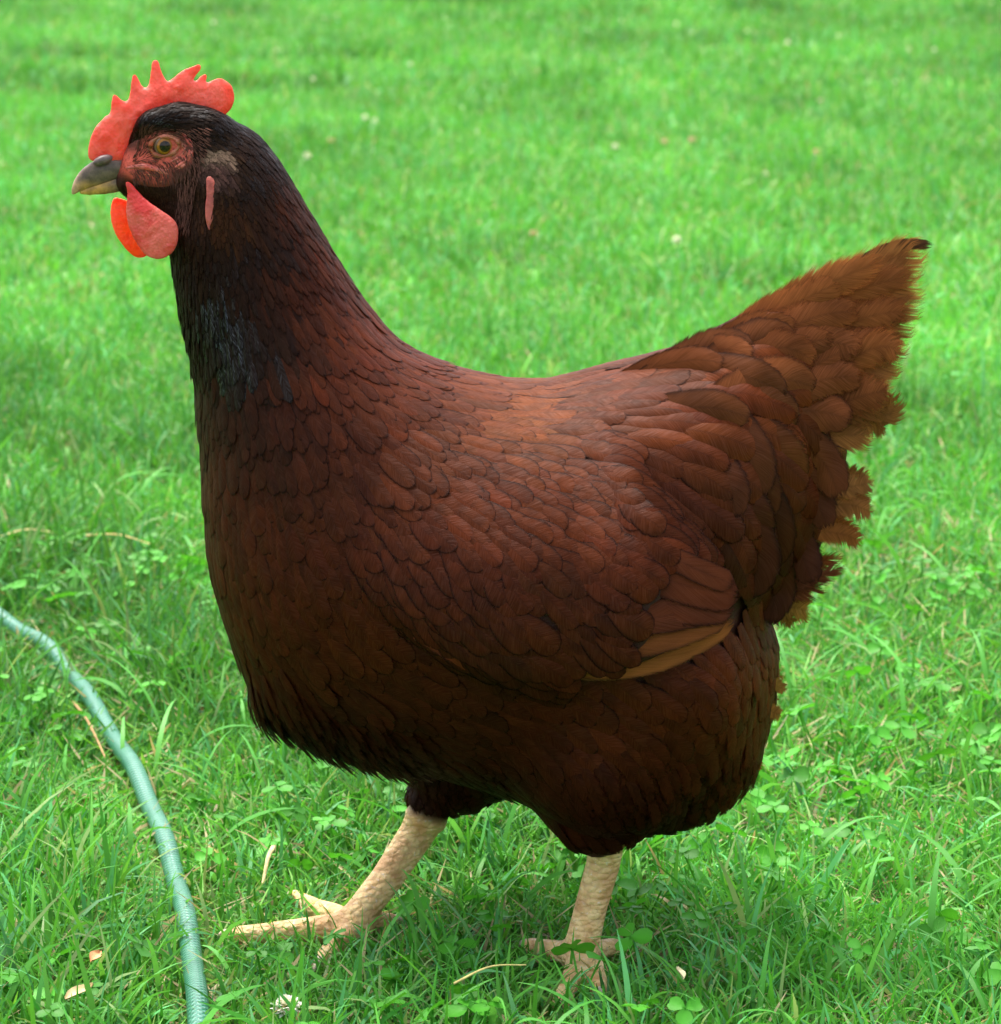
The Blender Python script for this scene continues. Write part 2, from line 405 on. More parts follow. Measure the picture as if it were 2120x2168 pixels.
n = 1500
x, y = R.uniform(-.45, .5, n), R.uniform(-.33, 1.1, n)
k = (fbm(x * 6, y * 6, 71) > .50) | ((y < .02) & (x > -.2) & (R.random(n) < .30))
for f in (far_foot, near_foot): k &= np.hypot(x - f[0], (y - f[1]) * .7) > .036
dh = np.full(n, 9.0)
for p in hose_c[::3]: dh = np.minimum(dh, np.hypot(x - p[0], y - p[1]))
k &= dh > .016
x, y = x[k], y[k]; n = len(x)
V, Q, C = join(clover_leaves(x, y, R.uniform(.014, .036, n), R.uniform(.006, .012, n)))
tag(mk('clover', V, Q, M_CLOVER, col=C), 'low clover leaves growing through the lawn', 'clover', kind='stuff')

# ------------------------------------------------------------------ hen: body surface from its side view and true thickness
def in_poly(P, X, Z):
    ins = np.zeros(X.shape, bool); n = len(P)
    for i in range(n):
        x1, z1 = P[i]; x2, z2 = P[(i + 1) % n]
        if z1 == z2: continue
        c = (z1 > Z) != (z2 > Z)
        ins ^= c & (X < (x2 - x1) * (Z - z1) / (z2 - z1) + x1)
    return ins

def poly_dist(P, X, Z):
    d = np.full(X.shape, 9.0)
    for i in range(len(P)):
        a = P[i]; b = P[(i + 1) % len(P)] - a
        t = np.clip(((X - a[0]) * b[0] + (Z - a[1]) * b[1]) / (b @ b + 1e-12), 0, 1)
        d = np.minimum(d, np.hypot(X - a[0] - t * b[0], Z - a[1] - t * b[1]))
    return d

def chaikin(P, it=1):
    P = np.asarray(P, float)
    for _ in range(it):
        N = np.roll(P, -1, 0); P = np.stack([.75 * P + .25 * N, .25 * P + .75 * N], 1).reshape(-1, 2)
    return P

def poisson(mask, h):                 # swelling of a closed outline: a strip comes out round
    def relax(u, m, hh, it):
        for _ in range(it):
            u[1:-1, 1:-1] = np.where(m[1:-1, 1:-1], .25 * (u[2:, 1:-1] + u[:-2, 1:-1] + u[1:-1, 2:] + u[1:-1, :-2] + 2 * hh * hh), 0)
        return u
    if min(mask.shape) < 48: return relax(np.zeros(mask.shape), mask, h, 1500)
    mc = mask[::2, ::2]; uc = poisson(mc, 2 * h)
    u = np.repeat(np.repeat(uc, 2, 0), 2, 1)
    u = np.pad(u, ((0, max(0, mask.shape[0] - u.shape[0])), (0, max(0, mask.shape[1] - u.shape[1]))), mode='edge')[:mask.shape[0], :mask.shape[1]]
    return relax(u * mask, mask, h, 350)

def blur(a, n=1):
    for _ in range(n):
        p = np.pad(a, 1, mode='edge')
        a = (p[1:-1, 1:-1] * 4 + 2 * (p[2:, 1:-1] + p[:-2, 1:-1] + p[1:-1, 2:] + p[1:-1, :-2]) + p[2:, 2:] + p[:-2, :-2] + p[2:, :-2] + p[:-2, 2:]) / 16
    return a

def surface_nets(F, org, h):
    I = F > 0; nx, ny, nz = F.shape
    c = np.zeros((nx - 1, ny - 1, nz - 1), np.uint8)
    off = [(a, b, d) for a in (0, 1) for b in (0, 1) for d in (0, 1)]
    for a, b, d in off: c += I[a:nx - 1 + a, b:ny - 1 + b, d:nz - 1 + d]
    act = (c > 0) & (c < 8); idx = np.argwhere(act)
    vals = {o: F[idx[:, 0] + o[0], idx[:, 1] + o[1], idx[:, 2] + o[2]] for o in off}
    acc = np.zeros((len(idx), 3)); cnt = np.zeros(len(idx))
    for o in off:
        for ax in range(3):
            if o[ax]: continue
            o2 = list(o); o2[ax] = 1; f0, f1 = vals[o], vals[tuple(o2)]
            m = (f0 > 0) != (f1 > 0); t = np.where(m, f0 / np.where(m, f0 - f1, 1), 0)
            p = np.tile(np.array(o, float), (len(idx), 1)); p[:, ax] = t
            acc[m] += p[m]; cnt[m] += 1
    V = (idx + acc / cnt[:, None]) * h + org
    num = np.full(act.shape, -1, np.int32); num[act] = np.arange(len(idx))
    Qs = []
    for ax in range(3):
        s0 = [slice(None)] * 3; s1 = [slice(None)] * 3; s0[ax] = slice(0, -1); s1[ax] = slice(1, None)
        A, B = I[tuple(s0)], I[tuple(s1)]
        e = np.argwhere(A != B); b1, b2 = (ax + 1) % 3, (ax + 2) % 3
        k = (e[:, b1] > 0) & (e[:, b2] > 0) & (e[:, b1] < F.shape[b1] - 1) & (e[:, b2] < F.shape[b2] - 1); e = e[k]
        q = []
        for d1, d2 in ((-1, -1), (0, -1), (0, 0), (-1, 0)):
            g = e.copy(); g[:, b1] += d1; g[:, b2] += d2; q.append(num[g[:, 0], g[:, 1], g[:, 2]])
        q = np.stack(q, -1); fl = ~A[e[:, 0], e[:, 1], e[:, 2]]
        q[fl] = q[fl][:, ::-1]; Qs.append(q)
    Q = np.vstack(Qs); return V, Q[(Q >= 0).all(1)]

def smooth_mesh(V, Q, it=2, f=.5):
    a = np.concatenate([Q[:, i] for i in range(4)]); b = np.concatenate([Q[:, (i + 1) % 4] for i in range(4)])
    cnt = np.bincount(a, minlength=len(V))[:, None] + 1e-9
    for _ in range(it):
        s = np.stack([np.bincount(a, V[b, k], minlength=len(V)) for k in range(3)], -1) / cnt
        V = V + f * (s - V)
    return V

def turn(P):                           # head turned a little towards the viewer
    P = np.array(P, float); t = np.clip(-.118 - P[:, 0], 0, None)
    P[:, 1] -= .20 * t * t / (t + .02) * sstep(.28, .36, P[:, 2]); return P

def inflate(poly_q, h, k, yc=0.0, shear=0.0, cap=None, grain=0.0, seed=0):   # thin fleshy piece from its outline
    P3 = at(np.asarray(poly_q, float), yc); P = P3[:, [0, 2]]
    lo, hi = P.min(0) - 4 * h, P.max(0) + 4 * h
    xs, zs = np.arange(lo[0], hi[0], h), np.arange(lo[1], hi[1], h)
    X, Z = np.meshgrid(xs, zs, indexing='ij'); m = in_poly(P, X, Z)
    W2 = k * k * poisson(m, h)
    if cap: Wd = np.sqrt(W2); W2 = (cap * np.tanh(Wd / cap)) ** 2
    if grain: W2 = W2 * (1 + grain * (fbm(X * 420, Z * 420, seed) - .5))
    W2 = np.where(m, W2, -poly_dist(P, X, Z) * max(1e-4, W2.max() / (hi - lo).min()) * 6)
    W2 = blur(W2, 1)
    T = math.sqrt(max(W2.max(), 1e-9)) + 3 * h; ys = np.arange(-T, T + h, h)
    F = W2[:, None, :] - (ys ** 2)[None, :, None]
    V, Q = surface_nets(F, np.array([xs[0], ys[0], zs[0]]), h)
    V = smooth_mesh(V, Q, 2, .4)
    V[:, 1] += yc + shear * (V[:, 2] - P[:, 1].max())
    return V, Q

BODY_Q = [(222, 335), (236, 300), (246, 262), (262, 232), (300, 208), (345, 200), (395, 208), (432, 226), (472, 243), (508, 276), (540, 323), (572, 377), (604, 433), (636, 489), (670, 544), (708, 599), (754, 650), (796, 676), (848, 697), (900, 711), (950, 721), (1000, 726), (1045, 724), (1092, 713), (1152, 695), (1222, 680), (1292, 661), (1352, 634), (1410, 601), (1460, 584), (1520, 580), (1566, 606), (1590, 680), (1600, 740), (1600, 810), (1592, 880), (1578, 950), (1550, 1025), (1510, 1080), (1465, 1115), (1440, 1148), (1462, 1190), (1476, 1240), (1470, 1300), (1456, 1375), (1430, 1450), (1385, 1506), (1310, 1548), (1210, 1570), (1110, 1566), (1000, 1518), (900, 1480), (800, 1455), (700, 1430), (620, 1402), (560, 1382), (512, 1360), (490, 1325), (460, 1258), (436, 1200), (416, 1140), (400, 1080), (392, 1000), (386, 900), (380, 800), (372, 700), (356, 620), (340, 540), (332, 490), (324, 450), (300, 418), (262, 388), (236, 368), (222, 352)]
WING_Q = [(600, 940), (680, 880), (800, 800), (920, 745), (1050, 740), (1120, 765), (1180, 850), (1240, 935), (1310, 1010), (1375, 1075), (1400, 1120), (1400, 1165), (1360, 1200), (1290, 1240), (1190, 1275), (1080, 1285), (950, 1278), (860, 1240), (760, 1180), (660, 1080)]
H = .0018
GO = np.array([-.226, -.130, -.004]); GN = (242, 146, 300)
gxs = GO[0] + H * np.arange(GN[0]); gys = GO[1] + H * np.arange(GN[1]); gzs = GO[2] + H * np.arange(GN[2])
bp = chaikin(at(np.array(BODY_Q, float))[:, [0, 2]], 1); wp = chaikin(at(np.array(WING_Q, float), -.088)[:, [0, 2]], 2)
X2, Z2 = np.meshgrid(gxs, gzs, indexing='ij')
bm_ = in_poly(bp, X2, Z2); U = poisson(bm_, H)
q2 = to_q(np.stack([X2, -.85 * np.sqrt(np.maximum(U, 0)), Z2], -1)); QX, QY = q2[..., 0], q2[..., 1]
kk = 1 - .38 * sstep(430, 300, QX) * sstep(470, 380, QY)              # narrow head
kk = kk * (1 - .30 * sstep(1380, 1600, QX) * sstep(1250, 1050, QY))   # tail root
kk = kk * (1 + .06 * sstep(900, 1200, QY))
Wd = kk * np.sqrt(np.maximum(U, 0))
dw = poly_dist(wp, X2, Z2) * np.where(in_poly(wp, X2, Z2), 1, -1)
bul = .020 * (1 + .35 * sstep(1080, 1230, QX)) * sstep(0, .0055, dw) * sstep(620, 1040, QX) * np.maximum(sstep(770, 1080, QY), sstep(1010, 1290, QX) * sstep(750, 960, QY)) * sstep(560, 800, QX)
W20 = blur(np.where(bm_, Wd ** 2, -poly_dist(bp, X2, Z2) * .03), 2)
Wd = np.where(bm_, Wd + np.minimum(bul, Wd * .4), 0)
W2 = blur(np.where(bm_, Wd ** 2, -poly_dist(bp, X2, Z2) * .03), 2)
Y2 = (gys ** 2).astype(np.float32)
def torso(W2):
    g1, g2 = np.gradient(W2, H); gg = (g1 ** 2 + g2 ** 2 + 1e-6).astype(np.float32)
    return np.ascontiguousarray((W2.astype(np.float32)[:, None, :] - Y2[None, :, None]) / np.sqrt(gg[:, None, :] + 4 * Y2[None, :, None]))


def smax(a, b, k):
    hh = np.clip(k - np.abs(a - b), 0, None) / k
    return np.maximum(a, b) + hh * hh * k * .25

def cone_field(P, pts, rads):
    d = np.full(P.shape[:-1], -9.0, np.float32)
    for i in range(len(pts) - 1):
        a, b = pts[i], pts[i + 1] - pts[i]
        t = np.clip(((P - a) @ b) / (b @ b + 1e-12), 0, 1)
        dd = rads[i] + (rads[i + 1] - rads[i]) * t - np.linalg.norm(P - a - t[..., None] * b, axis=-1)
        d = np.maximum(d, dd)
    return d

def add_chain(F, pts, rads, k):
    pts = np.asarray(pts, float); rads = np.asarray(rads, float)
    lo = ((pts - rads[:, None]).min(0) - .015 - GO) / H; hi = ((pts + rads[:, None]).max(0) + .015 - GO) / H
    a = np.clip(lo.astype(int), 0, np.array(GN) - 1); b = np.clip(hi.astype(int) + 1, 1, np.array(GN))
    X, Y, Z = np.meshgrid(gxs[a[0]:b[0]], gys[a[1]:b[1]], gzs[a[2]:b[2]], indexing='ij')
    P = np.stack([X, Y, Z], -1)
    s = (slice(a[0], b[0]), slice(a[1], b[1]), slice(a[2], b[2]))
    F[s] = smax(F[s], cone_field(P, pts, rads), k)

def A(qx, qy, y): return at(np.array([qx, qy], float), y)
def Gd(qx, qy, z=.006): return ground_at(np.array([qx, qy], float), z)
NY, FY = -.045, .045
near_thigh = ([A(1235, 1300, -.050), A(1145, 1430, -.053), A(1128, 1535, NY)], [.048, .041, .0230])
far_thigh = ([A(960, 1370, .045), A(870, 1460, .046), A(824, 1525, FY)], [.045, .026, .0150])
def plumage_form(W2):
    F = torso(W2)
    add_chain(F, *near_thigh, .02); add_chain(F, *far_thigh, .02)
    for sy in (-1, 1):                     # brow and ear patch
        add_chain(F, [A(292, 232, .008 * sy), A(340, 226, .010 * sy), A(400, 246, .012 * sy)], [.006, .0085, .010], .010)
        add_chain(F, [A(383, 300, .0160 * sy), A(408, 288, .0170 * sy)], [.0074, .0066], .004)
    return F
F = plumage_form(W2); FEATHERED = F.copy(); UNDER_WING = plumage_form(W20)
nf = Gd(1104, 1808, .013); ff = Gd(672, 1752, .013)
LEGS = []
def chain(pts, rads): LEGS.append((np.array(pts), np.array(rads)))
chain([A(1162, 1540, NY), A(1148, 1640, NY * .9), A(1124, 1725, nf[1] * .5 + NY * .45), nf], [.0104, .0090, .0086, .0092])
chain([A(842, 1500, FY), A(790, 1590, FY), A(735, 1672, ff[1] * .4 + FY * .6), ff], [.0118, .0098, .0089, .0086])
TOES = []
def toe(f, way, r0=.0076, r1=.0048):
    pts = [f + np.array([0, 0, -.004])] + way; n = len(pts)
    rad = np.linspace(r0, r1, n); chain(pts, rad); TOES.append((pts[-2], pts[-1], r1))
toe(ff, [Gd(625, 1766, .009), Gd(560, 1772, .008), Gd(500, 1776, .008), Gd(446, 1778, .006)], .0090)
toe(ff, [Gd(640, 1742, .009), Gd(600, 1728, .008), Gd(560, 1708, .006)])
toe(ff, [Gd(655, 1785, .008), Gd(632, 1806, .007), Gd(612, 1826, .005)])
toe(ff, [Gd(715, 1752, .008), Gd(742, 1752, .006)], .0056)
toe(nf, [Gd(1075, 1812, .010), Gd(1040, 1806, .009), Gd(1008, 1800, .007)], .0072)
toe(nf, [Gd(1095, 1848, .009), Gd(1080, 1880, .008), Gd(1066, 1910, .006)], .0072)
toe(nf, [Gd(1136, 1850, .008), Gd(1140, 1885, .006)])
toe(nf, [Gd(1152, 1803, .010), Gd(1182, 1800, .009)], .0056)
for p, r in LEGS: add_chain(F, p, r, .005)

# eye sockets
bV, bQ = surface_nets(F, GO, H)
bV = smooth_mesh(bV, bQ, 2, .5)

def samp(Fd, p):
    t = (p - GO) / H; t = np.clip(t, 0.001, np.array(GN) - 1.002); i = t.astype(int); f = t - i; r = 0
    for a in (0, 1):
        for b in (0, 1):
            for c in (0, 1):
                r = r + Fd[i[:, 0] + a, i[:, 1] + b, i[:, 2] + c] * np.abs(1 - a - f[:, 0]) * np.abs(1 - b - f[:, 1]) * np.abs(1 - c - f[:, 2])
    return r

def grad(Fd, p, e=.0022):
    g = np.stack([samp(Fd, p + d) - samp(Fd, p - d) for d in np.eye(3) * e], -1) / (2 * e)
    return g

def project(p, it=3, Fd=None):
    Fd = FEATHERED if Fd is None else Fd
    for _ in range(it):
        f = samp(Fd, p); g = grad(Fd, p); n2 = (g * g).sum(1) + 1e-3
        st = (f / n2)[:, None] * g; l = np.linalg.norm(st, axis=1)[:, None]
        p = p - st * np.minimum(1, .006 / (l + 1e-9))
    g = grad(Fd, p, .004); nrm = -g / (np.linalg.norm(g, axis=1)[:, None] + 1e-9)
    return p, nrm

# colour on the bare body mesh
bq = to_q(bV)
legD = np.full(len(bV), -1.0)
for p, r in LEGS: legD = np.maximum(legD, cone_field(bV, p, r))
isleg = sstep(-.003, -.0005, legD - np.maximum(samp(FEATHERED, bV), -.02) * .6) * (bV[:, 2] < .14)
bcol = np.tile(lin((52, 28, 20)), (len(bV), 1))
face_w = sstep(1.18, .80, np.hypot((bq[:, 0] - 302) / 76, (bq[:, 1] - 302) / 56))
ed = np.hypot((bq[:, 0] - 320) / 58, (bq[:, 1] - 280) / 46)
lore = sstep(40, 10, np.abs(bq[:, 1] - (312 + .25 * (bq[:, 0] - 260)))) * sstep(340, 300, bq[:, 0])
redw = np.clip(sstep(1.15, .6, ed) * .8 + lore, 0, 1)[:, None]
fc = lin((66, 38, 30)) * (1 - redw) + lin((198, 88, 74)) * redw
bcol = bcol * (1 - face_w[:, None]) + fc * face_w[:, None]

# under the plumage the body sits a little deeper than the feather layer
_fz = (1 - isleg) * (1 - face_w) * sstep(226, 250, bq[:, 0])
_g = grad(FEATHERED, bV, .004); _g /= np.linalg.norm(_g, axis=1)[:, None] + 1e-9
bV = bV + _g * (.0034 * _fz * np.clip(samp(FEATHERED, bV) > -.004, 0, 1))[:, None]
hen = bpy.data.objects.new('hen', None); COL.objects.link(hen)
tag(hen, 'mahogany brown hen with red comb walking to the left across the lawn', 'hen')
mk('body', turn(bV), bQ[:, ::-1], M_SKIN, hen, col=np.c_[bcol, isleg])

# ------------------------------------------------------------------ plumage
# guide: x y | dx dy | L mm  W mm | lift cup | colour | fluff
GUIDE = np.array([
 (300, 215, .9, -.25, 10, 1.5, .10, .10, 46, 31, 27, .2), (350, 202, 1, .10, 12, 1.6, .10, .10, 42, 29, 26, .2), (420, 228, .9, .45, 13, 1.8, .08, .12, 46, 31, 27, .2),
 (262, 250, .35, -.9, 5, 1.3, .16, .10, 36, 24, 20, .3),
 (390, 262, .8, .5, 10, 1.8, .08, .12, 26, 20, 20, .2), (470, 265, .6, .75, 16, 2.3, .07, .12, 46, 27, 22, .2), (450, 330, .35, .95, 16, 2.4, .07, .12, 30, 21, 20, .2),
 (400, 300, .6, .3, 6, 2.2, .12, .2, 92, 70, 60, .3), (380, 320, .4, .7, 5, 1.8, .12, .15, 62, 44, 36, .3), (420, 390, .1, 1, 9, 2.2, .09, .12, 92, 58, 36, .35),
 (360, 370, .3, .95, 5, 1.5, .12, .1, 62, 40, 30, .3), (330, 410, .2, 1, 5, 1.5, .12, .1, 58, 36, 28, .3), (265, 385, .3, .9, 4, 1.2, .15, .1, 70, 50, 34, .3),
 (540, 345, .45, .9, 20, 2.8, .06, .2, 92, 48, 34, .35), (500, 420, .4, .95, 22, 3.2, .06, .2, 40, 25, 22, .35), (430, 450, .2, 1, 18, 3.0, .07, .25, 40, 27, 25, .35),
 (600, 440, .5, .85, 24, 3.8, .06, .18, 110, 55, 36, .35), (560, 500, .42, .9, 26, 4.2, .06, .18, 84, 42, 31, .35), (360, 480, .05, 1, 14, 3.2, .12, .12, 52, 32, 24, .45),
 (355, 590, .08, 1, 17, 3.6, .14, .4, 50, 32, 27, .40), (400, 560, .12, 1, 22, 3.8, .08, .5, 20, 20, 25, .3), (440, 640, .2, 1, 26, 4.4, .08, .5, 24, 21, 24, .3), (500, 600, .33, .95, 28, 4.8, .07, .45, 48, 30, 27, .3),
 (660, 560, .52, .85, 30, 6.6, .05, .16, 124, 62, 40, .15), (620, 650, .45, .9, 32, 7.0, .06, .16, 106, 52, 36, .15), (540, 720, .38, .95, 32, 7.0, .06, .16, 84, 43, 34, .15), (490, 780, .30, .95, 30, 7.5, .06, .16, 70, 39, 34, .15),
 (740, 660, .70, .72, 32, 7.8, .05, .16, 126, 66, 42, .12), (700, 760, .58, .82, 33, 8.6, .06, .18, 104, 54, 39, .10), (620, 860, .45, .9, 30, 9.5, .06, .18, 86, 45, 36, .10), (760, 830, .72, .70, 30, 9.5, .06, .18, 106, 58, 40, .10),
 (850, 730, .95, .35, 30, 10.5, .035, .16, 136, 76, 45, .12), (950, 760, .95, .30, 26, 12, .03, .16, 156, 92, 46, .14), (1050, 730, 1, .05, 26, 12, .03, .16, 122, 70, 46, .14),  # shoulder and back rows carry a warm highlight in their colour
 (390, 740, .06, 1, 22, 7.0, .08, .18, 72, 40, 28, .15), (420, 880, .10, 1, 24, 10, .06, .20, 90, 46, 32, .08), (400, 1020, .10, 1, 24, 10.5, .06, .20, 94, 50, 30, .08), (470, 980, .20, 1, 24, 11, .06, .20, 92, 46, 32, .06),
 (440, 1150, .25, .97, 24, 10.5, .06, .20, 92, 48, 30, .08), (520, 1100, .38, .92, 24, 12, .06, .20, 92, 46, 31, .06), (600, 1010, .48, .88, 24, 12, .06, .20, 90, 45, 33, .06), (620, 1180, .62, .78, 25, 12.5, .06, .20, 94, 48, 30, .06),
 (500, 1260, .45, .90, 24, 11, .07, .20, 86, 44, 28, .15), (490, 1350, .15, 1, 22, 6, .42, .15, 72, 42, 30, .75), (600, 1400, .35, .95, 24, 6, .42, .15, 70, 40, 28, .8), (700, 1430, .4, .9, 24, 6, .36, .15, 66, 37, 26, .7),
 (640, 1300, .80, .60, 26, 11.5, .06, .18, 80, 42, 30, .12), (760, 1300, .92, .35, 28, 12, .06, .18, 86, 44, 32, .08), (850, 1400, .85, .5, 30, 12, .06, .18, 80, 42, 33, .1),
 (760, 1050, .65, .76, 24, 13, .06, .20, 94, 48, 36, .05), (840, 940, .75, .66, 24, 12.5, .06, .20, 112, 58, 40, .05), (900, 1100, .62, .78, 22, 13.5, .06, .20, 92, 47, 36, .05), (1000, 950, .75, .62, 21, 12.5, .06, .20, 118, 62, 42, .05),
 (1000, 1120, .62, .78, 21, 13.5, .06, .20, 92, 48, 36, .05), (1100, 900, .78, .62, 21, 12, .06, .20, 122, 66, 45, .05), (1150, 1000, .74, .67, 20, 12.5, .06, .20, 108, 57, 40, .05), (1100, 1180, .80, .60, 24, 14, .06, .20, 86, 45, 33, .05),
 (1250, 1050, .80, .58, 25, 13, .06, .20, 112, 57, 40, .05), (1320, 1110, .92, .38, 27, 14, .05, .20, 112, 58, 40, .05), (1230, 1160, .88, .42, 26, 14, .06, .20, 96, 50, 35, .05), (900, 1230, .85, .5, 24, 13, .06, .2, 74, 40, 30, .05),
 (1130, 690, 1, -.14, 32, 13, .045, .2, 120, 67, 43, .15), (1250, 680, 1, -.22, 38, 16, .06, .25, 136, 76, 48, .2), (1200, 770, .96, .12, 34, 16, .07, .3, 122, 66, 44, .15), (1360, 700, 1, -.10, 44, 19, .08, .3, 142, 80, 50, .25),
 (1300, 820, .95, .30, 38, 19, .09, .35, 126, 68, 44, .15), (1420, 780, .95, .22, 44, 22, .10, .35, 134, 74, 46, .25), (1260, 930, .72, .68, 30, 13, .09, .25, 96, 50, 38, .15), (1380, 920, .82, .55, 40, 18, .12, .30, 112, 58, 42, .2),
 (1480, 880, .88, .45, 42, 20, .13, .30, 112, 58, 38, .25), (1400, 1040, .55, .84, 34, 15, .10, .25, 90, 46, 34, .2), (1500, 1000, .60, .80, 38, 17, .12, .28, 92, 48, 34, .3), (1560, 820, .85, .50, 40, 18, .13, .3, 124, 68, 40, .45),
 (1540, 700, .90, -.35, 46, 18, .10, .25, 138, 78, 48, .4), (1450, 650, .92, -.38, 44, 17, .09, .25, 134, 74, 47, .35), (1540, 1060, .75, .60, 30, 13, .18, .2, 104, 58, 36, .7),
 (950, 1370, .88, .42, 30, 13, .06, .18, 88, 44, 32, .08), (1080, 1380, .80, .58, 30, 13, .06, .18, 96, 48, 34, .08), (1200, 1330, .82, .55, 30, 13, .07, .2, 104, 53, 36, .1), (1330, 1240, .85, .48, 30, 13, .08, .2, 122, 62, 38, .15),
 (1440, 1220, .80, .60, 28, 12, .10, .2, 132, 68, 40, .35), (1430, 1340, .50, .86, 28, 12, .10, .2, 112, 56, 34, .4), (1300, 1400, .60, .80, 28, 13, .08, .2, 98, 50, 33, .15), (1000, 1480, .65, .76, 26, 11, .07, .18, 78, 40, 30, .15),
 (1150, 1520, .35, .95, 24, 8, .22, .18, 74, 39, 29, .6), (1280, 1500, .35, .95, 26, 8, .26, .18, 80, 42, 30, .7), (1390, 1450, .40, .90, 26, 8, .30, .18, 110, 62, 38, .8), (830, 1510, -.05, 1, 17, 6, .12, .15, 72, 40, 29, .6), (900, 1480, .4, .9, 22, 8, .10, .15, 66, 36, 27, .4),
], float)
GP = GUIDE[:, :2]; GD = GUIDE[:, 2:4] / np.linalg.norm(GUIDE[:, 2:4], axis=1)[:, None]
GR = np.c_[GUIDE[:, 4:6] * .001, GUIDE[:, 6:8], lin(GUIDE[:, 8:11]) * np.array([.385, .282, .122]), GUIDE[:, 11:12]]

def look(p):
    q = to_q(p); d2 = ((q[:, None] - GP[None]) ** 2).sum(-1)
    wt = 1 / (d2 + 900.0) ** 1.7; wt /= wt.sum(1)[:, None]
    d = wt @ GD; return d / (np.linalg.norm(d, axis=1)[:, None] + 1e-9), wt @ GR

def flow3(p, n):
    d, _ = look(p); t = np.stack([d[:, 0], 0 * d[:, 0], -d[:, 1]], -1)
    # across the top and the front the feathers stay in line with the body
    t = t - n * (t * n).sum(1)[:, None]
    return t / (np.linalg.norm(t, axis=1)[:, None] + 1e-9)

# roots: blue-noise over the surface
tri = np.vstack([bQ[:, [0, 1, 2]], bQ[:, [0, 2, 3]]])
a_, b_, c_ = bV[tri[:, 0]], bV[tri[:, 1]], bV[tri[:, 2]]
ctr = (a_ + b_ + c_) / 3; area = np.linalg.norm(np.cross(b_ - a_, c_ - a_), axis=1) / 2
_, prm = look(ctr)
ok = np.ones(len(ctr), bool)
ld = np.full(len(ctr), -1.0)
for p, r in LEGS: ld = np.maximum(ld, cone_field(ctr, p, r))
ok &= ~((ld > -.0012) & (ctr[:, 2] < .13))
cq = to_q(ctr)
ok &= (cq[:, 0] > 226) & (ctr[:, 2] > .070)
pr = area / prm[:, 1] ** 2 * ok * np.where(ctr[:, 1] > .03, .6, 1.0); pr /= pr.sum()
M = 80000
ti = R.choice(len(tri), M, p=pr)
r1, r2 = np.sqrt(R.random(M)), R.random(M)
cand = a_[ti] * (1 - r1)[:, None] + b_[ti] * (r1 * (1 - r2))[:, None] + c_[ti] * (r1 * r2)[:, None]
_, cp = look(cand); rad = cp[:, 1] * .43
cqx = to_q(cand)
bare = (np.hypot((cqx[:, 0] - 318) / 50, (cqx[:, 1] - 282) / 40) < 1) | ((cqx[:, 0] < 345) & (cqx[:, 1] > 268) & (cqx[:, 1] < 352)) | (np.hypot((cqx[:, 0] - 400) / 5, (cqx[:, 1] - 390) / 48) < 1)
tipP = chaikin(np.array([(1225, 1075), (1330, 1050), (1430, 1120), (1410, 1210), (1230, 1300), (1170, 1300), (1150, 1240), (1190, 1180)], float), 1)
bare |= in_poly(tipP, cqx[:, 0], cqx[:, 1])
_i = np.clip(((cand[:, 0] - GO[0]) / H).astype(int), 0, GN[0] - 1); _j = np.clip(((cand[:, 2] - GO[2]) / H).astype(int), 0, GN[2] - 1)
dwc = dw[_i, _j]; bare |= (dwc > -.0015) & (dwc < .0058) & (cqx[:, 0] > 1090)
bare |= (dwc > -.001) & (dwc < .0165) & (cqx[:, 1] > 1150) & (cqx[:, 0] > 1060)
acc = np.zeros((M, 3), np.float32); accr = np.zeros(M, np.float32); keep = []; na = 0
c32 = cand.astype(np.float32)
for i in range(M):
    if bare[i]: continue
    d = acc[:na] - c32[i]
    if na and ((d * d).sum(1) < (np.minimum(accr[:na], rad[i])) ** 2).any(): continue
    acc[na] = c32[i]; accr[na] = rad[i]; na += 1; keep.append(i)
roots = cand[keep]
print('feathers', len(roots))

NU, NV = 10, 5
SS = np.linspace(0, 1, NU); VV = np.linspace(-1, 1, NV)
SS_ = SS
PROF = np.where(SS < .66, .40 + .60 * np.sin(SS / .66 * math.pi / 2), np.clip(1 - ((SS - .66) / .34) ** 2.3, .03, 1) ** .6)

def feather_sheet(spine, nrm, W, cup, prof, cols, fluff, nu):
    Lmm = np.floor(np.linalg.norm(np.diff(spine, axis=1), axis=2).sum(1) * 1000).clip(2, 200)
    n = len(spine); t = np.gradient(spine, axis=1); t /= np.linalg.norm(t, axis=2)[..., None] + 1e-9
    b = np.cross(nrm, t); b /= np.linalg.norm(b, axis=2)[..., None] + 1e-9
    hw = W[:, None] * .5 * prof[None]
    P = spine[:, :, None] + b[:, :, None] * (hw[:, :, None] * VV)[..., None] - nrm[:, :, None] * ((.42 * cup * W)[:, None, None] * (prof ** 2)[None, :, None] * (VV ** 2))[..., None]
    seed = R.integers(0, 200, n)
    uu = np.broadcast_to(seed[:, None, None] + .045 + .91 * (VV + 1) / 2, P.shape[:3]); vv = np.broadcast_to(Lmm[:, None, None] + .004 + .992 * np.linspace(0, 1, nu)[None, :, None], P.shape[:3])
    c = np.concatenate([np.broadcast_to(cols[:, None, None], P.shape[:3] + (3,)), np.broadcast_to(fluff[:, None, None, None], P.shape[:3] + (1,))], -1)
    return P.reshape(-1, 3), grid_quads(n, nu, NV), np.stack([uu, vv], -1).reshape(-1, 2), c.reshape(-1, 4)

def project_(p, it, Fd, wing):          # wing feathers keep the lie of the flank under the wing
    p, nr = project(p, it, Fd)
    if wing:
        g = grad(UNDER_WING, p, .006); nr = -g / (np.linalg.norm(g, axis=1)[:, None] + 1e-9)
    return p, nr

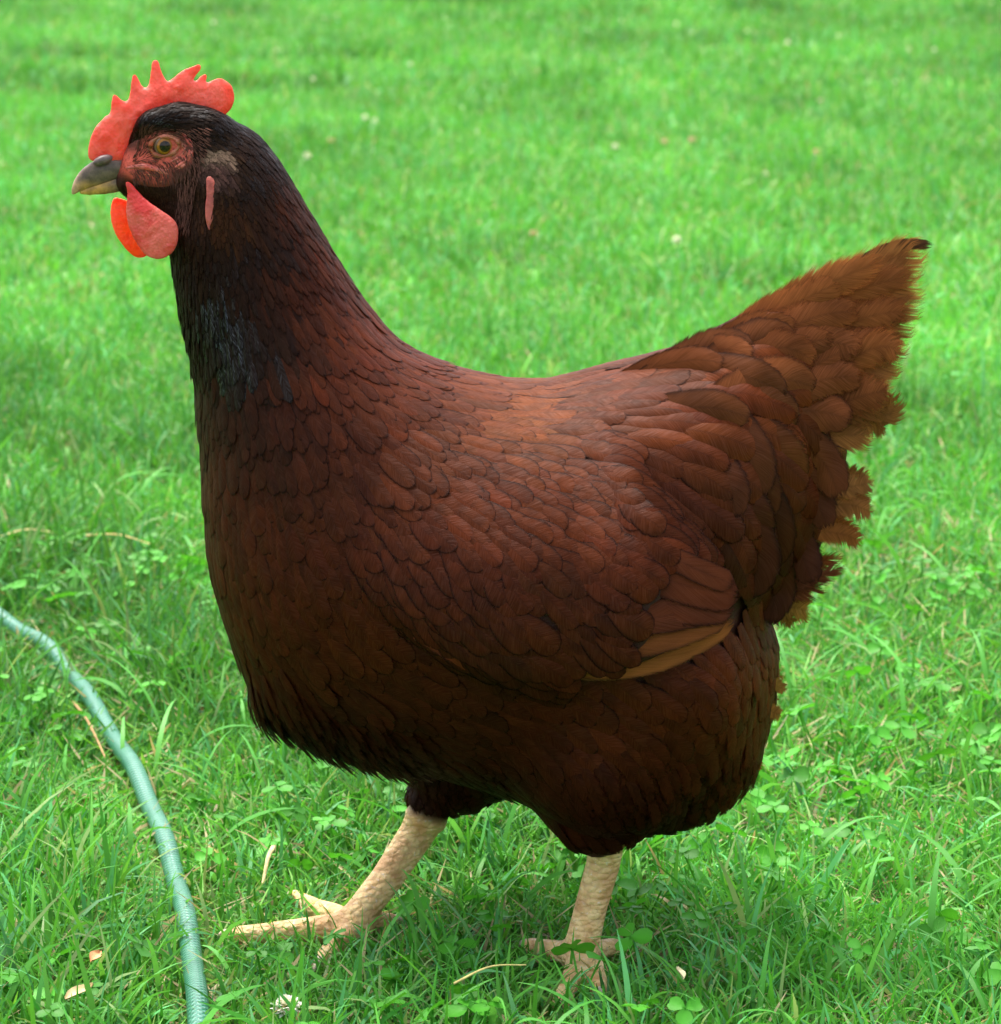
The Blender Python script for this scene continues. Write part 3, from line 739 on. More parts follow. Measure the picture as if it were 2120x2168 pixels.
def grow(roots, wing=False, head=False):
    Fd = FEATHERED if wing else UNDER_WING; dl = .12 if wing else .45
    p, nr = project_(roots, 3, Fd, wing); d, pm = look(p); n = len(p)
    L = pm[:, 0] * R.uniform(.85, 1.18, n); W = pm[:, 1] * R.uniform(.8, 1.18, n) * 1.16
    t = flow3(p, nr)
    yaw = R.normal(0, .15, n)[:, None]; t = t * np.cos(yaw) + np.cross(nr, t) * np.sin(yaw)
    # start upstream so that the shaft base hides under the feathers before
    p0, n0 = project_(p - t * (L * .35)[:, None], 3, Fd, wing); t = t - n0 * (t * n0).sum(1)[:, None]; t /= np.linalg.norm(t, axis=1)[:, None] + 1e-9
    sp, nn = [], []; p, nr = p0, n0; ds = L / (NU - 1)
    for i in range(NU):
        sp.append(p); nn.append(nr)
        t = .72 * t + .28 * flow3(p, nr); t -= nr * (t * nr).sum(1)[:, None]; t /= np.linalg.norm(t, axis=1)[:, None] + 1e-9
        pn = p + t * ds[:, None]; pp, n2 = project_(pn, 2, Fd, wing)
        drop = ((pp - pn) * nr).sum(1); lim = np.where(drop < -dl * ds, (-dl * ds) / (drop - 1e-9), 1.0)[:, None]
        pp = pn + (pp - pn) * lim; nr = nr * .35 + n2 * .65; nr /= np.linalg.norm(nr, axis=1)[:, None]; p = pp
    sp, nn = np.stack(sp, 1), np.stack(nn, 1)
    lift = pm[:, 2] * R.uniform(.6, 1.4, n) * np.where(pm[:, 2] < .09, .80, 1.0)
    hgt = -.0010 + lift[:, None] * L[:, None] * (SS[None] ** .8) - (.35 * pm[:, 3] * pm[:, 1])[:, None] * SS[None] ** 3
    sp = sp + nn * hgt[..., None]
    col = look(p0 + R.normal(0, .0035, p0.shape))[1][:, 4:7] * R.uniform(.80, 1.22, (n, 1)) * (1 + R.normal(0, .03, (n, 3)))
    q0 = to_q(p0); ear = sstep(1.15, .8, np.hypot((q0[:, 0] - 398) / 32, (q0[:, 1] - 306) / 38))[:, None]
    top = sstep(312, 280, q0[:, 1])[:, None]
    col = col * (1 - ear) + (lin((70, 46, 40)) * (1 - top) + lin((128, 102, 84)) * top) * R.uniform(.5, 1.2, (n, 1)) * ear
    fluff = np.clip(pm[:, 7] + R.normal(0, .05, n), 0, 1)
    return sp, nn, W, pm[:, 3] * R.uniform(.7, 1.3, n), PROF, col, fluff

rq = to_q(roots)
wpq = chaikin(np.array(WING_Q, float), 1)
inw = in_poly(wpq, rq[:, 0], rq[:, 1]) & (rq[:, 0] > 640)
neckline = (rq[:, 1] < 900 - .0 * rq[:, 0]) & (rq[:, 1] < 860 + (620 - rq[:, 0]) * .35) & (rq[:, 0] < 860)
zone = np.where(inw, np.where(roots[:, 1] < 0, 4, 5), np.where(neckline & (rq[:, 1] < 980), np.where((rq[:, 1] < 420) & (rq[:, 0] < 470), 0, 1),
        np.where(rq[:, 0] > 1080, np.where(rq[:, 1] > 1150, 6, 3), np.where(rq[:, 1] > 1330, 6, np.where((rq[:, 1] < 800) & (rq[:, 0] > 760), 3, 2)))))
NAMES = ['head_plumage', 'neck_hackle', 'breast_plumage', 'back_plumage', 'wing', 'wing', 'thigh_plumage']
LBL = {4: 'mahogany wing folded against the near side with scaled coverts', 5: 'mahogany wing folded against the far side'}
wing_obj = {}
for z, nm in enumerate(NAMES):
    k = zone == z
    if not k.any(): continue
    V, Q, uv, c = feather_sheet(*grow(roots[k], z in (4, 5)), NU)
    o = mk(nm, turn(V), Q, M_FEATHER, hen, uv, c)
    if z in LBL: o['label'] = LBL[z]; wing_obj[z] = o

# halfwidth of the hen at a picture point, for laying long feathers on the flank
def flank(q):
    q = np.atleast_2d(np.asarray(q, float)); y = np.zeros(len(q))
    for _ in range(5):
        y = .4 * y + .6 * half_at(at(q, -y))
    return y
def half_at(p):
    i = np.clip(((p[:, 0] - GO[0]) / H).astype(int), 0, GN[0] - 1); j = np.clip(((p[:, 2] - GO[2]) / H).astype(int), 0, GN[2] - 1)
    return np.sqrt(np.maximum(W2[i, j], 0))

def long_feathers(rows, nu=14, side=-1, tip=.75, level=False):
    sp, nn, W, cup, col, fl = [], [], [], [], [], []
    for pts, ys, wmm, cp_, c, f in rows:
        q = catmull(np.array(pts, float), nu); yv = np.interp(np.linspace(0, 1, nu), np.linspace(0, 1, len(ys)), ys)
        s3 = at(q, side * np.abs(yv)) if level else at(q, -np.abs(yv)); s3[:, 1] = side * np.abs(yv)
        t = np.gradient(s3, axis=0); t /= np.linalg.norm(t, axis=1)[:, None]
        n0 = np.array([0, side * 1.0, .25]); nr = n0 - t * (t @ n0)[:, None]; nr /= np.linalg.norm(nr, axis=1)[:, None]
        sp.append(s3); nn.append(nr); W.append(wmm * .001); cup.append(cp_); col.append(lin(c) * np.array([.54, .455, .275])); fl.append(f)
    ss = np.linspace(0, 1, nu)
    prof = np.where(ss < tip, .45 + .55 * np.sin(np.minimum(ss / tip, 1) * math.pi / 2), np.sqrt(np.clip(1 - ((ss - tip) / (1 - tip)) ** 2, .03, 1)))
    return feather_sheet(np.array(sp), np.array(nn), np.array(W), np.array(cup), prof, np.array(col) * R.uniform(.9, 1.1, (len(sp), 1)), np.array(fl), nu)

def pack(name, rows, parent, both=True, **kw):
    V, Q, uv, c = long_feathers(rows, **kw)
    if both:
        V2, Q2, uv2, c2 = long_feathers(rows, side=1, level=True, **kw)
        V = np.vstack([V, V2]); Q = np.vstack([Q, Q2 + len(V2)]); uv = np.vstack([uv, uv2]); c = np.vstack([c, c2])
    return mk(name, turn(V), Q, M_FEATHER, parent, uv, c)

# tail: main feathers, tent-like, then the coverts lying on it
tail = []
ends = [(1772, 462), (1764, 492), (1770, 528), (1766, 566), (1752, 604), (1740, 640), (1726, 684), (1708, 726), (1694, 772), (1672, 826)]
for i, e in enumerate(ends):
    f = i / (len(ends) - 1)
    base = (1330 + 30 * f, 720 + 130 * f); mid = (base[0] * .45 + e[0] * .55, base[1] * .45 + e[1] * .55 - 26 + 20 * f)
    tp_ = np.interp([base[0], mid[0]], [1200, 1290, 1350, 1410, 1470, 1560, 1600, 1700], [672, 657, 628, 594, 556, 516, 480, 456]) + np.array([52, 46])
    base = (base[0], max(base[1], tp_[0] + 10)); mid = (mid[0], max(mid[1], tp_[1]))
    tail.append(([base, mid, e], [.012 + .012 * f, .006 + .022 * f, .004 + .020 * f], 27 - 3 * f, .10, (190 - 18 * f, 130 - 14 * f, 88 - 10 * f), .60 + .1 * (i % 3)))
tail.append(([(1450, 640), (1600, 520), (1700, 468), (1778, 466)], [.008, .004, .002, .001], 7, .1, (92, 64, 52), .35))
t_ob = pack('tail', tail, hen, tip=.86)
cov = []
TAIL_FORM = np.array([(1250, 720), (1300, 655), (1410, 605), (1500, 560), (1600, 500), (1650, 500), (1640, 600), (1618, 700), (1596, 790), (1580, 880), (1562, 960), (1520, 1040), (1470, 1100), (1405, 1080), (1370, 1000), (1300, 920), (1260, 820)], float)
def tail_y(q): return np.maximum(flank(q), .008 + .022 * sstep(500, 840, np.atleast_2d(np.asarray(q, float))[:, 1]))
rows = []
for j, yq in enumerate(np.arange(600, 1120, 62)):
    for xq in np.arange(1240 + 40 * (j % 2), 1660, 80):
        x_, y_ = xq + R.uniform(-18, 18), yq + R.uniform(-18, 18)
        if in_poly(TAIL_FORM, np.array([x_]), np.array([y_]))[0] and y_ > 640 - .1 * (x_ - 1300) and x_ > 1335: rows.append((x_, y_))
rows.sort(key=lambda p: -p[0])
def add_cov(pts, wmm, base, fl_, lift=.0034, cup=.30):
    pts = np.array(pts, float); n_ = len(pts)
    yb0 = tail_y(pts)
    top_ = np.interp(pts[:, 0], [1200, 1290, 1350, 1410, 1470, 1560, 1600, 1700], [672, 657, 628, 594, 556, 516, 480, 456])
    pts[:, 1] += np.maximum(0, top_ + .5 * wmm / .278 * np.array([.5, .8, .95, .75] if n_ == 4 else 1.0) - pts[:, 1])
    yb = tail_y(pts) + np.interp(np.linspace(0, 1, n_), [0, .35, .7, 1], [-.0120 if pts[0, 0] < 1420 else -.0070, -.0020, lift * .8, lift]) + R.normal(0, .0008)
    cov.append((pts, list(np.maximum(yb, .002)), wmm, cup, base, float(np.clip(fl_, .05, .8))))
for x_, y_ in rows:
    f = float(sstep(560, 1000, y_ - .25 * (x_ - 1400))); a_ = math.radians(-30 + 86 * f + R.normal(0, 11))
    big = float(sstep(1250, 1420, x_)); L = (150 + 80 * big) * R.uniform(.9, 1.25); cl_ = R.uniform(.2, .62) * (1 if f > .25 else .8)
    pts = [(x_ + L * (t - .62) * math.cos(a_ + cl_ * t * t), y_ + L * (t - .62) * math.sin(a_ + cl_ * t * t)) for t in (0, .35, .7, 1)]
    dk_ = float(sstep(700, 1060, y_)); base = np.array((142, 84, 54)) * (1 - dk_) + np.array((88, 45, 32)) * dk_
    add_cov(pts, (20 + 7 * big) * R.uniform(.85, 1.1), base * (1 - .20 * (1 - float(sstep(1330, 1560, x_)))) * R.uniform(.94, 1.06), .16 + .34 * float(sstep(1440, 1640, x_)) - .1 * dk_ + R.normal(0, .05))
for pts, w_, c_, f_ in [([(1390, 650), (1490, 575), (1590, 512), (1690, 480)], 25, (160, 98, 62), .5), ([(1470, 640), (1560, 590), (1650, 545), (1745, 520)], 24, (156, 94, 58), .55), ([(1460, 680), (1560, 640), (1660, 600), (1738, 590)], 27, (152, 90, 56), .6),
                        ([(1480, 740), (1580, 700), (1670, 660), (1722, 668)], 26, (148, 88, 54), .6), ([(1500, 800), (1590, 770), (1650, 750), (1700, 740)], 26, (140, 82, 52), .6), ([(1360, 668), (1450, 602), (1530, 556), (1612, 528)], 23, (152, 90, 56), .4),
                        ([(1380, 690), (1470, 640), (1560, 600), (1640, 590)], 25, (148, 86, 54), .4), ([(1420, 715), (1510, 670), (1585, 650), (1640, 672)], 26, (142, 82, 52), .45), ([(1300, 690), (1380, 648), (1450, 622), (1520, 620)], 21, (138, 80, 50), .3), ([(1340, 720), (1430, 672), (1500, 662), (1556, 690)], 24, (138, 78, 50), .35),
                        ([(1230, 712), (1310, 680), (1380, 664), (1436, 676)], 19, (130, 74, 47), .25), ([(1180, 720), (1250, 697), (1320, 684), (1380, 690)], 17, (126, 71, 46), .2)]:
    add_cov(pts, w_, np.array(c_) * np.array([1.06, 1.10, 1.14]) * R.uniform(.94, 1.06), f_, .0050, .22)
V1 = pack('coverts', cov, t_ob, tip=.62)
tuft = []
for pts, w, c in [([(1560, 760), (1640, 760), (1690, 790), (1712, 745)], 20, (150, 98, 60)), ([(1570, 800), (1650, 800), (1694, 818)], 22, (150, 98, 62)), ([(1560, 930), (1620, 925), (1668, 915)], 18, (166, 108, 74)), ([(1550, 960), (1620, 960), (1668, 980)], 20, (158, 98, 68)),
                  ([(1540, 1010), (1600, 1015), (1645, 1032)], 18, (158, 92, 58)), ([(1440, 1120), (1530, 1105), (1618, 1070)], 16, (126, 66, 46)), ([(1430, 1135), (1500, 1125), (1580, 1110)], 20, (126, 68, 46)),
                  ([(1430, 1140), (1490, 1150), (1552, 1165)], 26, (160, 112, 60)), ([(1430, 1140), (1480, 1160), (1520, 1190)], 20, (150, 100, 56)), ([(1440, 1290), (1470, 1300), (1500, 1316)], 12, (176, 124, 74)), ([(1430, 1330), (1462, 1350), (1490, 1362)], 14, (168, 112, 66)), ([(1400, 1420), (1430, 1440), (1445, 1470)], 14, (166, 108, 62))]:
    y = np.linspace(.024, .012, len(pts)); tuft.append((pts, list(y), w, .12, np.array(c) * np.array([1.12, 1.2, 1.2]), .8))
for sd_ in (-1, 1):
    for grp in (tuft[:5], tuft[5:9], tuft[9:]):
        V, Q, uv, c = long_feathers(grp, side=sd_, tip=.6); mk('vent_tuft', turn(V), Q, M_FEATHER, t_ob, uv, c)

# flight feathers along the lower edge of the folded wing
fl = []
YW = float(flank([(1150, 1170)])[0])
def fv(pts, w, c, f=.05, dy=0.0, cp_=.05):
    yb = np.maximum(flank(pts), YW * .93) + dy; yb[0] -= .012; yb[1] -= .0045; fl.append((pts, list(yb), w, cp_, c, f))
fv([(860, 1232), (1060, 1272), (1200, 1270), (1326, 1222)], 12, (196, 142, 100), .15, -.0034)
fv([(880, 1216), (1080, 1264), (1240, 1254), (1400, 1172)], 17, (176, 112, 72), .15, -.0020)
fv([(880, 1190), (1080, 1232), (1230, 1216), (1392, 1162)], 19, (140, 84, 52), .1, -.0010)
fv([(900, 1140), (1080, 1180), (1230, 1176), (1376, 1150)], 19, (108, 56, 38), .1, -.0010)
fv([(980, 1060), (1150, 1120), (1280, 1150), (1400, 1150)], 22, (102, 52, 37), .1, .0)
fv([(1020, 1010), (1180, 1070), (1300, 1112), (1408, 1132)], 22, (110, 56, 39), .1, .0008)
fv([(1170, 1000), (1240, 1040), (1320, 1080), (1398, 1112)], 14, (106, 55, 39), .1, .0012)
V, Q, uv, c = long_feathers(fl, tip=.88)
mk('flight_feathers', turn(V), Q, M_FEATHER, wing_obj[4], uv, c)['label'] = 'tan edged flight feathers showing under the near wing'
V, Q, uv, c = long_feathers(fl, side=1, tip=.88)
mk('flight_feathers', turn(V), Q, M_FEATHER, wing_obj[5], uv, c)
fl = []
YW = 0; fv([(700, 1150), (790, 1195), (870, 1240), (936, 1276)], 14, (128, 66, 36), .12, .0060, .25)
V, Q, uv, c = long_feathers(fl, tip=.8); mk('loose_feathers', turn(V), Q, M_FEATHER, [o for o in hen.children if o.name.startswith('breast')][0], uv, c)

# ------------------------------------------------------------------ comb, wattles, beak, eyes
def crop(pts, x0, y0, sc): return (np.array(pts, float) / sc + np.array([x0, y0])) / S
COMB = crop([(70, 1260), (75, 1180), (100, 1060), (140, 960), (180, 890), (250, 830), (275, 785), (335, 780), (345, 640), (362, 530), (380, 518), (420, 560), (480, 625), (545, 620), (568, 480), (576, 310), (608, 288), (640, 310), (680, 420), (720, 480), (770, 465), (796, 300), (803, 155), (850, 122), (892, 150), (912, 240), (950, 340), (990, 410), (1060, 360), (1170, 260), (1290, 215), (1360, 180), (1398, 212), (1380, 265), (1320, 330), (1280, 400), (1330, 400), (1390, 318), (1455, 300), (1462, 345), (1432, 400), (1450, 425), (1520, 385), (1600, 362), (1680, 408), (1745, 460), (1766, 560), (1764, 660), (1722, 745), (1650, 815), (1560, 830), (1400, 800), (1200, 760), (900, 800), (700, 900), (640, 1020), (580, 1120), (520, 1260), (440, 1340), (300, 1350), (180, 1330), (100, 1310)], 180, 100, 5.6)
V, Q = inflate(chaikin(COMB, 1), .00055, .34, 0, cap=.0048, grain=.8, seed=5)
V[:, 1] *= 1 + .35 * (fbm(V[:, 0] * 260, V[:, 2] * 260, 77) - .5); V[:, 1] += .0014 * (fbm(V[:, 0] * 120, V[:, 2] * 120, 78) - .5)
q = to_q(V)
back = sstep(392, 430, q[:, 0]); V[:, 1] += .004 * back ** 1.5                     # rear lobe folds over
V[:, 1] += .0016 * np.sin(q[:, 0] * .05) * sstep(230, 150, q[:, 1])
pk = fbm(q[:, 0] * .05, q[:, 1] * .05, 9)[:, None]
cc = lin((240, 70, 50)) * (1 - pk) + lin((246, 108, 90)) * pk
tipc = sstep(.0030, .0008, np.abs(V[:, 1] - .004 * back ** 1.5))[:, None] * .0
cc = cc * (1 - back[:, None] * .6) + lin((245, 78, 40)) * back[:, None] * .6  # backlit orange glow of the rear lobe painted into its colour
mk('comb', turn(V), Q[:, ::-1], M_COMB, hen, col=cc)
NW = crop([(690, 300), (745, 318), (800, 390), (870, 470), (950, 530), (1060, 590), (1180, 660), (1260, 720), (1298, 800), (1300, 930), (1262, 1045), (1190, 1115), (1080, 1160), (960, 1138), (880, 1085), (800, 965), (735, 830), (698, 690), (702, 560), (715, 420), (680, 340)], 140, 320, 5.289)
FW = crop([(560, 480), (640, 500), (740, 540), (860, 640), (940, 780), (985, 960), (965, 1120), (860, 1186), (760, 1145), (670, 1040), (590, 920), (540, 780), (522, 660), (538, 560)], 140, 320, 5.289)
V, Q = inflate(chaikin(NW, 2), .00055, .36, -.0125, .06, cap=.0026, grain=.5, seed=8)
V[:, 1] += .0016 * (fbm(V[:, 0] * 150, V[:, 2] * 150, 79) - .5)
q = to_q(V); e = np.hypot(q[:, 0] - 275, q[:, 1] - 385) / 60; pk = (fbm(q[:, 0] * .06, q[:, 1] * .06, 3) * .6 + .4 * sstep(.3, 1.2, e))[:, None]
V[:, 1] -= .0022 * np.sin((q[:, 0] - 250) * .055) * sstep(340, 400, q[:, 1]) + .017 * sstep(262, 338, q[:, 0]) * sstep(325, 380, q[:, 1])
mk('wattle', turn(V), Q[:, ::-1], M_WATTLE, hen, col=lin((220, 48, 44)) * (1 - pk) + lin((228, 82, 76)) * pk)['label'] = 'pinkish red near wattle'
V, Q = inflate(chaikin(FW, 2), .00055, .34, .0110, -.05, cap=.0020, grain=.5, seed=9)
mk('wattle', turn(V), Q[:, ::-1], mat_flesh('thin_wattle_flesh', .34, 1.2), hen, col=np.tile(lin((252, 104, 40)), (len(V), 1)))['label'] = 'orange far wattle showing behind the near one'  # orange of light shining through is painted into the base colour

UB = [(141, 365), (144, 345), (155, 324), (173, 307), (194, 297), (235, 298), (270, 310), (292, 324), (265, 331), (236, 334), (212, 341), (192, 348), (172, 353), (158, 358), (148, 365)]
LB = [(152, 361), (172, 348), (200, 340), (232, 330), (262, 326), (302, 330), (300, 340), (270, 350), (240, 358), (212, 363), (188, 365), (166, 365)]
V, Q = inflate(chaikin(UB, 2), .00055, .62, 0, cap=.0075)
q = to_q(V)
dk, yl = lin((94, 76, 64)), lin((176, 130, 74))
tb = (sstep(330, 352, q[:, 1] - .10 * (q[:, 0] - 150)) * sstep(235, 170, q[:, 0]))[:, None]; tipw = sstep(168, 146, q[:, 0])[:, None]
c = dk * (1 - tb) + yl * tb; c = c * (1 - tipw * .7) + lin((176, 142, 116)) * tipw * .7
ck = sstep(238, 268, q[:, 0])[:, None]; c = c * (1 - ck) + lin((150, 84, 62)) * ck
beak = mk('beak', turn(V), Q[:, ::-1], M_BEAK, hen, col=c)
V, Q = inflate(chaikin(LB, 2), .00055, .62, 0, cap=.0065)
q = to_q(V); t = sstep(185, 240, q[:, 0])[:, None]; t2 = sstep(240, 275, q[:, 0])[:, None]
c = lin((176, 132, 62)) * (1 - t) + lin((92, 74, 62)) * t; c = c * (1 - t2) + lin((186, 124, 58)) * t2
mk('lower_mandible', turn(V), Q[:, ::-1], M_BEAK, beak, col=c)

def ellipsoid(c, r, rot=0.0, nu=16, nv=24):
    a = np.linspace(0, math.pi, nu)[:, None]; b = np.linspace(0, 2 * math.pi, nv, endpoint=False)[None]
    X, Z, Y = np.sin(a) * np.cos(b) * r[0], np.sin(a) * np.sin(b) * r[2], -np.cos(a) * np.ones_like(b) * r[1]
    P = np.stack([X * math.cos(rot) - Z * math.sin(rot), Y, X * math.sin(rot) + Z * math.cos(rot)], -1).reshape(-1, 3) + c
    i, j = np.meshgrid(np.arange(nu - 1), np.arange(nv), indexing='ij'); a0 = (i * nv + j).ravel(); a1 = (i * nv + (j + 1) % nv).ravel()
    return P, np.stack([a0, a1, a1 + nv, a0 + nv], -1)

def head_y(qx, qy):                    # surface depth of the head at a picture point
    yy_ = np.linspace(-.05, 0, 90); p = at(np.repeat(np.array([[qx, qy]], float), 90, 0), yy_)
    i = np.argmax(samp(F, p) > 0); return p[i, 1]

for s in (-1, 1):
    for pts_, r_, c_ in ([(258, 331), (285, 328), (306, 332), (324, 337)], .0013, (190, 124, 56)), ([(244, 316), (275, 313), (305, 320), (330, 332)], .0021, (186, 92, 80)), ([(296, 342), (312, 342), (324, 338)], .0012, (178, 112, 62)):
        pc = catmull(np.array(pts_, float), 12); yy_ = np.array([head_y(*qq) for qq in pc]); pc = at(pc, yy_ + .0009)
        V, Q, _ = tube(pc, r_ * np.sin(np.linspace(.35, 2.8, 12)), 8); V = V * np.array([1, -s, 1])
        mk('mouth_corner', turn(V), Q, M_COMB, beak, col=np.tile(lin(c_), (len(V), 1)))
    nq = (203, 298); yy = -.0052
    P, Q = ellipsoid(A(*nq, 0) + np.array([0, yy * -s, 0]) * 1.0, (.0052, .0028, .0026), math.radians(18))
    mk('nostril', turn(P), Q, M_BEAK, beak, col=np.tile(lin((96, 76, 74)), (len(P), 1)))

EQ = (317, 275); ey = head_y(*EQ); print('eye depth', ey)
def mat_eye():
    k = NT('eye'); c = k.n('VertexColor', layer_name='Col').outputs[0]
    co = k.n('TexCoord').outputs['Object']; n = k.noise(co, 700, 3)
    c2 = k.mix(k.ramp(n, .35, .65, 0, .35), c, rgba((.10, .045, .01)))
    return k.done(k.bsdf(c2, .06, .32))
M_EYE = mat_eye()
for s in (1, -1):
    ce = A(*EQ, ey); ce[1] = (ey + .0036) * s
    P, Q = ellipsoid(ce, (.0066, .0062, .0066), 0, 40, 48)
    d = np.hypot(P[:, 0] - ce[0], P[:, 2] - ce[2]); m = ((P[:, 1] - ce[1]) * s < 0)
    c = np.tile(lin((120, 96, 78)), (len(P), 1))
    c[m & (d < .0047)] = lin((150, 94, 26)); c[m & (d < .0047) & (d > .0041)] = lin((70, 46, 18)); c[m & (d < .0030)] = lin((6, 6, 8))
    if s == -1: Q = Q
    P2 = turn(P); mk('eye', P2, Q, M_EYE, hen, col=c)
    # lids and the wrinkled rings of bare skin round the eye
    lids = []
    for k, (rx, rz, r, cl) in enumerate([(.0074, .0050, .00105, (150, 92, 62)), (.0090, .0066, .00060, (150, 84, 62)), (.0104, .0080, .00065, (160, 78, 66)), (.0118, .0094, .00055, (132, 66, 54)), (.0134, .0106, .0008, (196, 84, 76)), (.0146, .0116, .0007, (186, 84, 76))]):
        a = np.linspace(0, 2 * math.pi, 49)
        lx = ce[0] + rx * np.cos(a) * (1 + .03 * np.sin(a * 3 + k)); lz = ce[2] - .0004 * k + rz * np.sin(a) * (1 - .12 * np.cos(a)) + .0007 * np.cos(a)
        pts = np.stack([lx, 0 * lx, lz], -1); pts[:, 1] = np.linspace(0, 0, 49)
        for m_ in range(49):
            pp = np.repeat(pts[m_:m_ + 1], 70, 0); pp[:, 1] = np.linspace(-.045, 0, 70); i = np.argmax(samp(F, pp) > 0); pts[m_, 1] = pp[i, 1]
        if k == 0: pts[:, 1] = np.minimum(pts[:, 1], ey + .0006) - .0006
        pts[:, 1] += .0003
        pts[-1] = pts[0]
        rr = r * (1 + .35 * np.sin(a * (5 + k) + k)) * (1 if k < 2 else np.clip(.25 + 1.0 * np.cos(a + .5), .12, 1.2)); v, q_, _ = tube(pts, rr, 8); v = v * np.array([1, s, 1]); lids.append((v, q_, lin(cl)))
    V, Q, C = join(lids); mk('eyelid', turn(V), Q, M_COMB, hen, col=C)
    lp = [(392, 336), (402, 334), (411, 346), (413, 372), (408, 404), (405, 428), (407, 446), (400, 440), (393, 418), (391, 392), (395, 368), (393, 350)]
    yl_ = float(np.mean([head_y(400, 350), head_y(402, 390), head_y(402, 430)]))
    V, Q = inflate(chaikin(lp, 2), .00045, .8, 0, cap=.0022, grain=.5, seed=4)
    V2 = at(to_q(V * np.array([1, 0, 1])), yl_); hy = np.array([head_y(402, y_) for y_ in np.linspace(335, 446, 12)]); qz = to_q(V * np.array([1, 0, 1]))[:, 1]
    V2[:, 1] = np.interp(qz, np.linspace(335, 446, 12), hy) + V[:, 1] * .45 + .0002; V2 = V2 * np.array([1, -s, 1])
    mk('earlobe', turn(V2), Q[:, ::-1] if s == -1 else Q, M_COMB, hen, col=np.tile(lin((150, 62, 56)), (len(V2), 1)))

# bristles of the bare face
n = 2400
qq = np.stack([R.uniform(236, 400, n), R.uniform(240, 440, n)], -1)
k = (np.hypot((qq[:, 0] - 317) / 34, (qq[:, 1] - 275) / 22) > 1) & ~((qq[:, 0] < 345) & (qq[:, 1] > 345)) ; qq = qq[k]
# only on the head itself
p = at(qq, -.014); ins = in_poly(bp, p[:, 0], p[:, 2]); p = p[ins]; n = len(p)
p[:, 1] = -.02; p, nr = project(p, 6); t = flow3(p, nr)
L = R.uniform(.0018, .0042, n); sp = p[:, None] + t[:, None] * (L[:, None] * np.linspace(0, 1, 4))[..., None] + nr[:, None] * (L[:, None] * .35 * np.linspace(0, 1, 4))[..., None]
b = np.cross(nr, t)[:, None, None] * (np.array([-1, 1])[None, None, :, None] * (np.array([1, .9, .6, .1]) * .00016)[None, :, None, None])
V = (sp[:, :, None] + b).reshape(-1, 3); c = np.repeat(lin((60, 36, 28)) * R.uniform(.6, 2.6, (n, 1)), 8, 0)
V = np.vstack([V, V * np.array([1, -1, 1])]); Q = grid_quads(2 * n, 4, 2)
hb = mk('face_bristles', turn(V), Q, M_DRY, hen, col=np.vstack([c, c]))

# claws
cl = []
for a, b, r in TOES:
    d = (b - a) / np.linalg.norm(b - a); pts = np.array([b - d * .001, b + d * .004 + np.array([0, 0, .0012]), b + d * .008 + np.array([0, 0, .0004]), b + d * .012 - np.array([0, 0, .003])])
    v, q, _ = tube(catmull(pts, 8), np.linspace(r * .75, .0005, 8), 8); mk('claw', v, q, M_BEAK, hen, col=np.tile(lin((196, 176, 156)), (len(v), 1)))

# ------------------------------------------------------------------ garden hose
hp = catmull(ground_at(np.array(HOSE_Q), .011), 420); hp[:, 2] += .002 * np.sin(np.arange(420) * .11)
V, Q, uv = tube(hp, .0057, 18)
k = NT('hose'); uvn = k.n('UVMap'); s = k.n('SeparateXYZ'); k.l(uvn.outputs[0], s.inputs[0])
wv = k.math('SINE', k.math('ADD', k.math('MULTIPLY', s.outputs[0], 1700.0), k.math('MULTIPLY', s.outputs[1], 6.283 * 8)))
wv2 = k.math('SINE', k.math('SUBTRACT', k.math('MULTIPLY', s.outputs[0], 1700.0), k.math('MULTIPLY', s.outputs[1], 6.283 * 8)))
hh = k.math('ADD', wv, wv2); co = k.n('TexCoord').outputs['Object']; nz = k.noise(co, 90, 4)
c = k.mix(k.ramp(hh, -1.2, 1.2, 0, 1), rgba((.014, .12, .062)), rgba((.05, .22, .14)))
c = k.mix(k.ramp(nz, .5, .75, 0, .5), c, rgba((.09, .27, .18)))
M_H = k.done(k.bsdf(c, .30, .6, k.bump(hh, .35, .0006)))
tag(mk('garden_hose', V, Q, M_H, uv=uv), 'teal green braided garden hose lying in the grass in front of the hen', 'hose')

# ------------------------------------------------------------------ white clover flowers, dry bits
def flower_mesh(r=.0085, n=70, pink=0.0, seed=1):
    g = np.random.default_rng(seed); i = np.arange(n) + .5; ph = np.arccos(1 - 1.75 * i / n); th = math.pi * (1 + 5 ** .5) * i
    d = np.stack([np.cos(th) * np.sin(ph), np.sin(th) * np.sin(ph), np.cos(ph)], -1); d += g.normal(0, .08, d.shape); d /= np.linalg.norm(d, axis=1)[:, None]
    b = np.cross(d, [0, 0, 1.0]); b /= np.linalg.norm(b, axis=1)[:, None] + 1e-6; c = np.cross(b, d)
    L = r * g.uniform(.85, 1.2, n); s = np.array([.25, .7, 1.0]); wv = np.array([.10, .20, .05]) * r
    P = d[:, None, None] * (L[:, None] * s)[:, :, None, None] + b[:, None, None] * (wv[None, :, None] * np.array([-1, 0, 1]))[..., None] + c[:, None, None] * (np.array([0, .08, .10])[None, :, None] * r * np.array([1, 1.6, 1]))[..., None]
    colr = np.array([.86, .86, .76]) * (1 - pink) + np.array([.72, .38, .28]) * pink
    C = np.broadcast_to(colr * g.uniform(.8, 1.05, (n, 1)), (n, 3))[:, None] * np.ones((1, 9, 1)); C[:, :3] *= np.array([.75, .9, .55])
    hv = (P.reshape(-1, 3), grid_quads(n, 3, 3), C.reshape(-1, 3))
    return hv
M_FLOWER = mat_blade('clover_petal', .3, .6, .2)
stem_pts = np.array([[0, 0, 0], [.002, .001, .013], [.001, 0, .028], [0, 0, .040]])
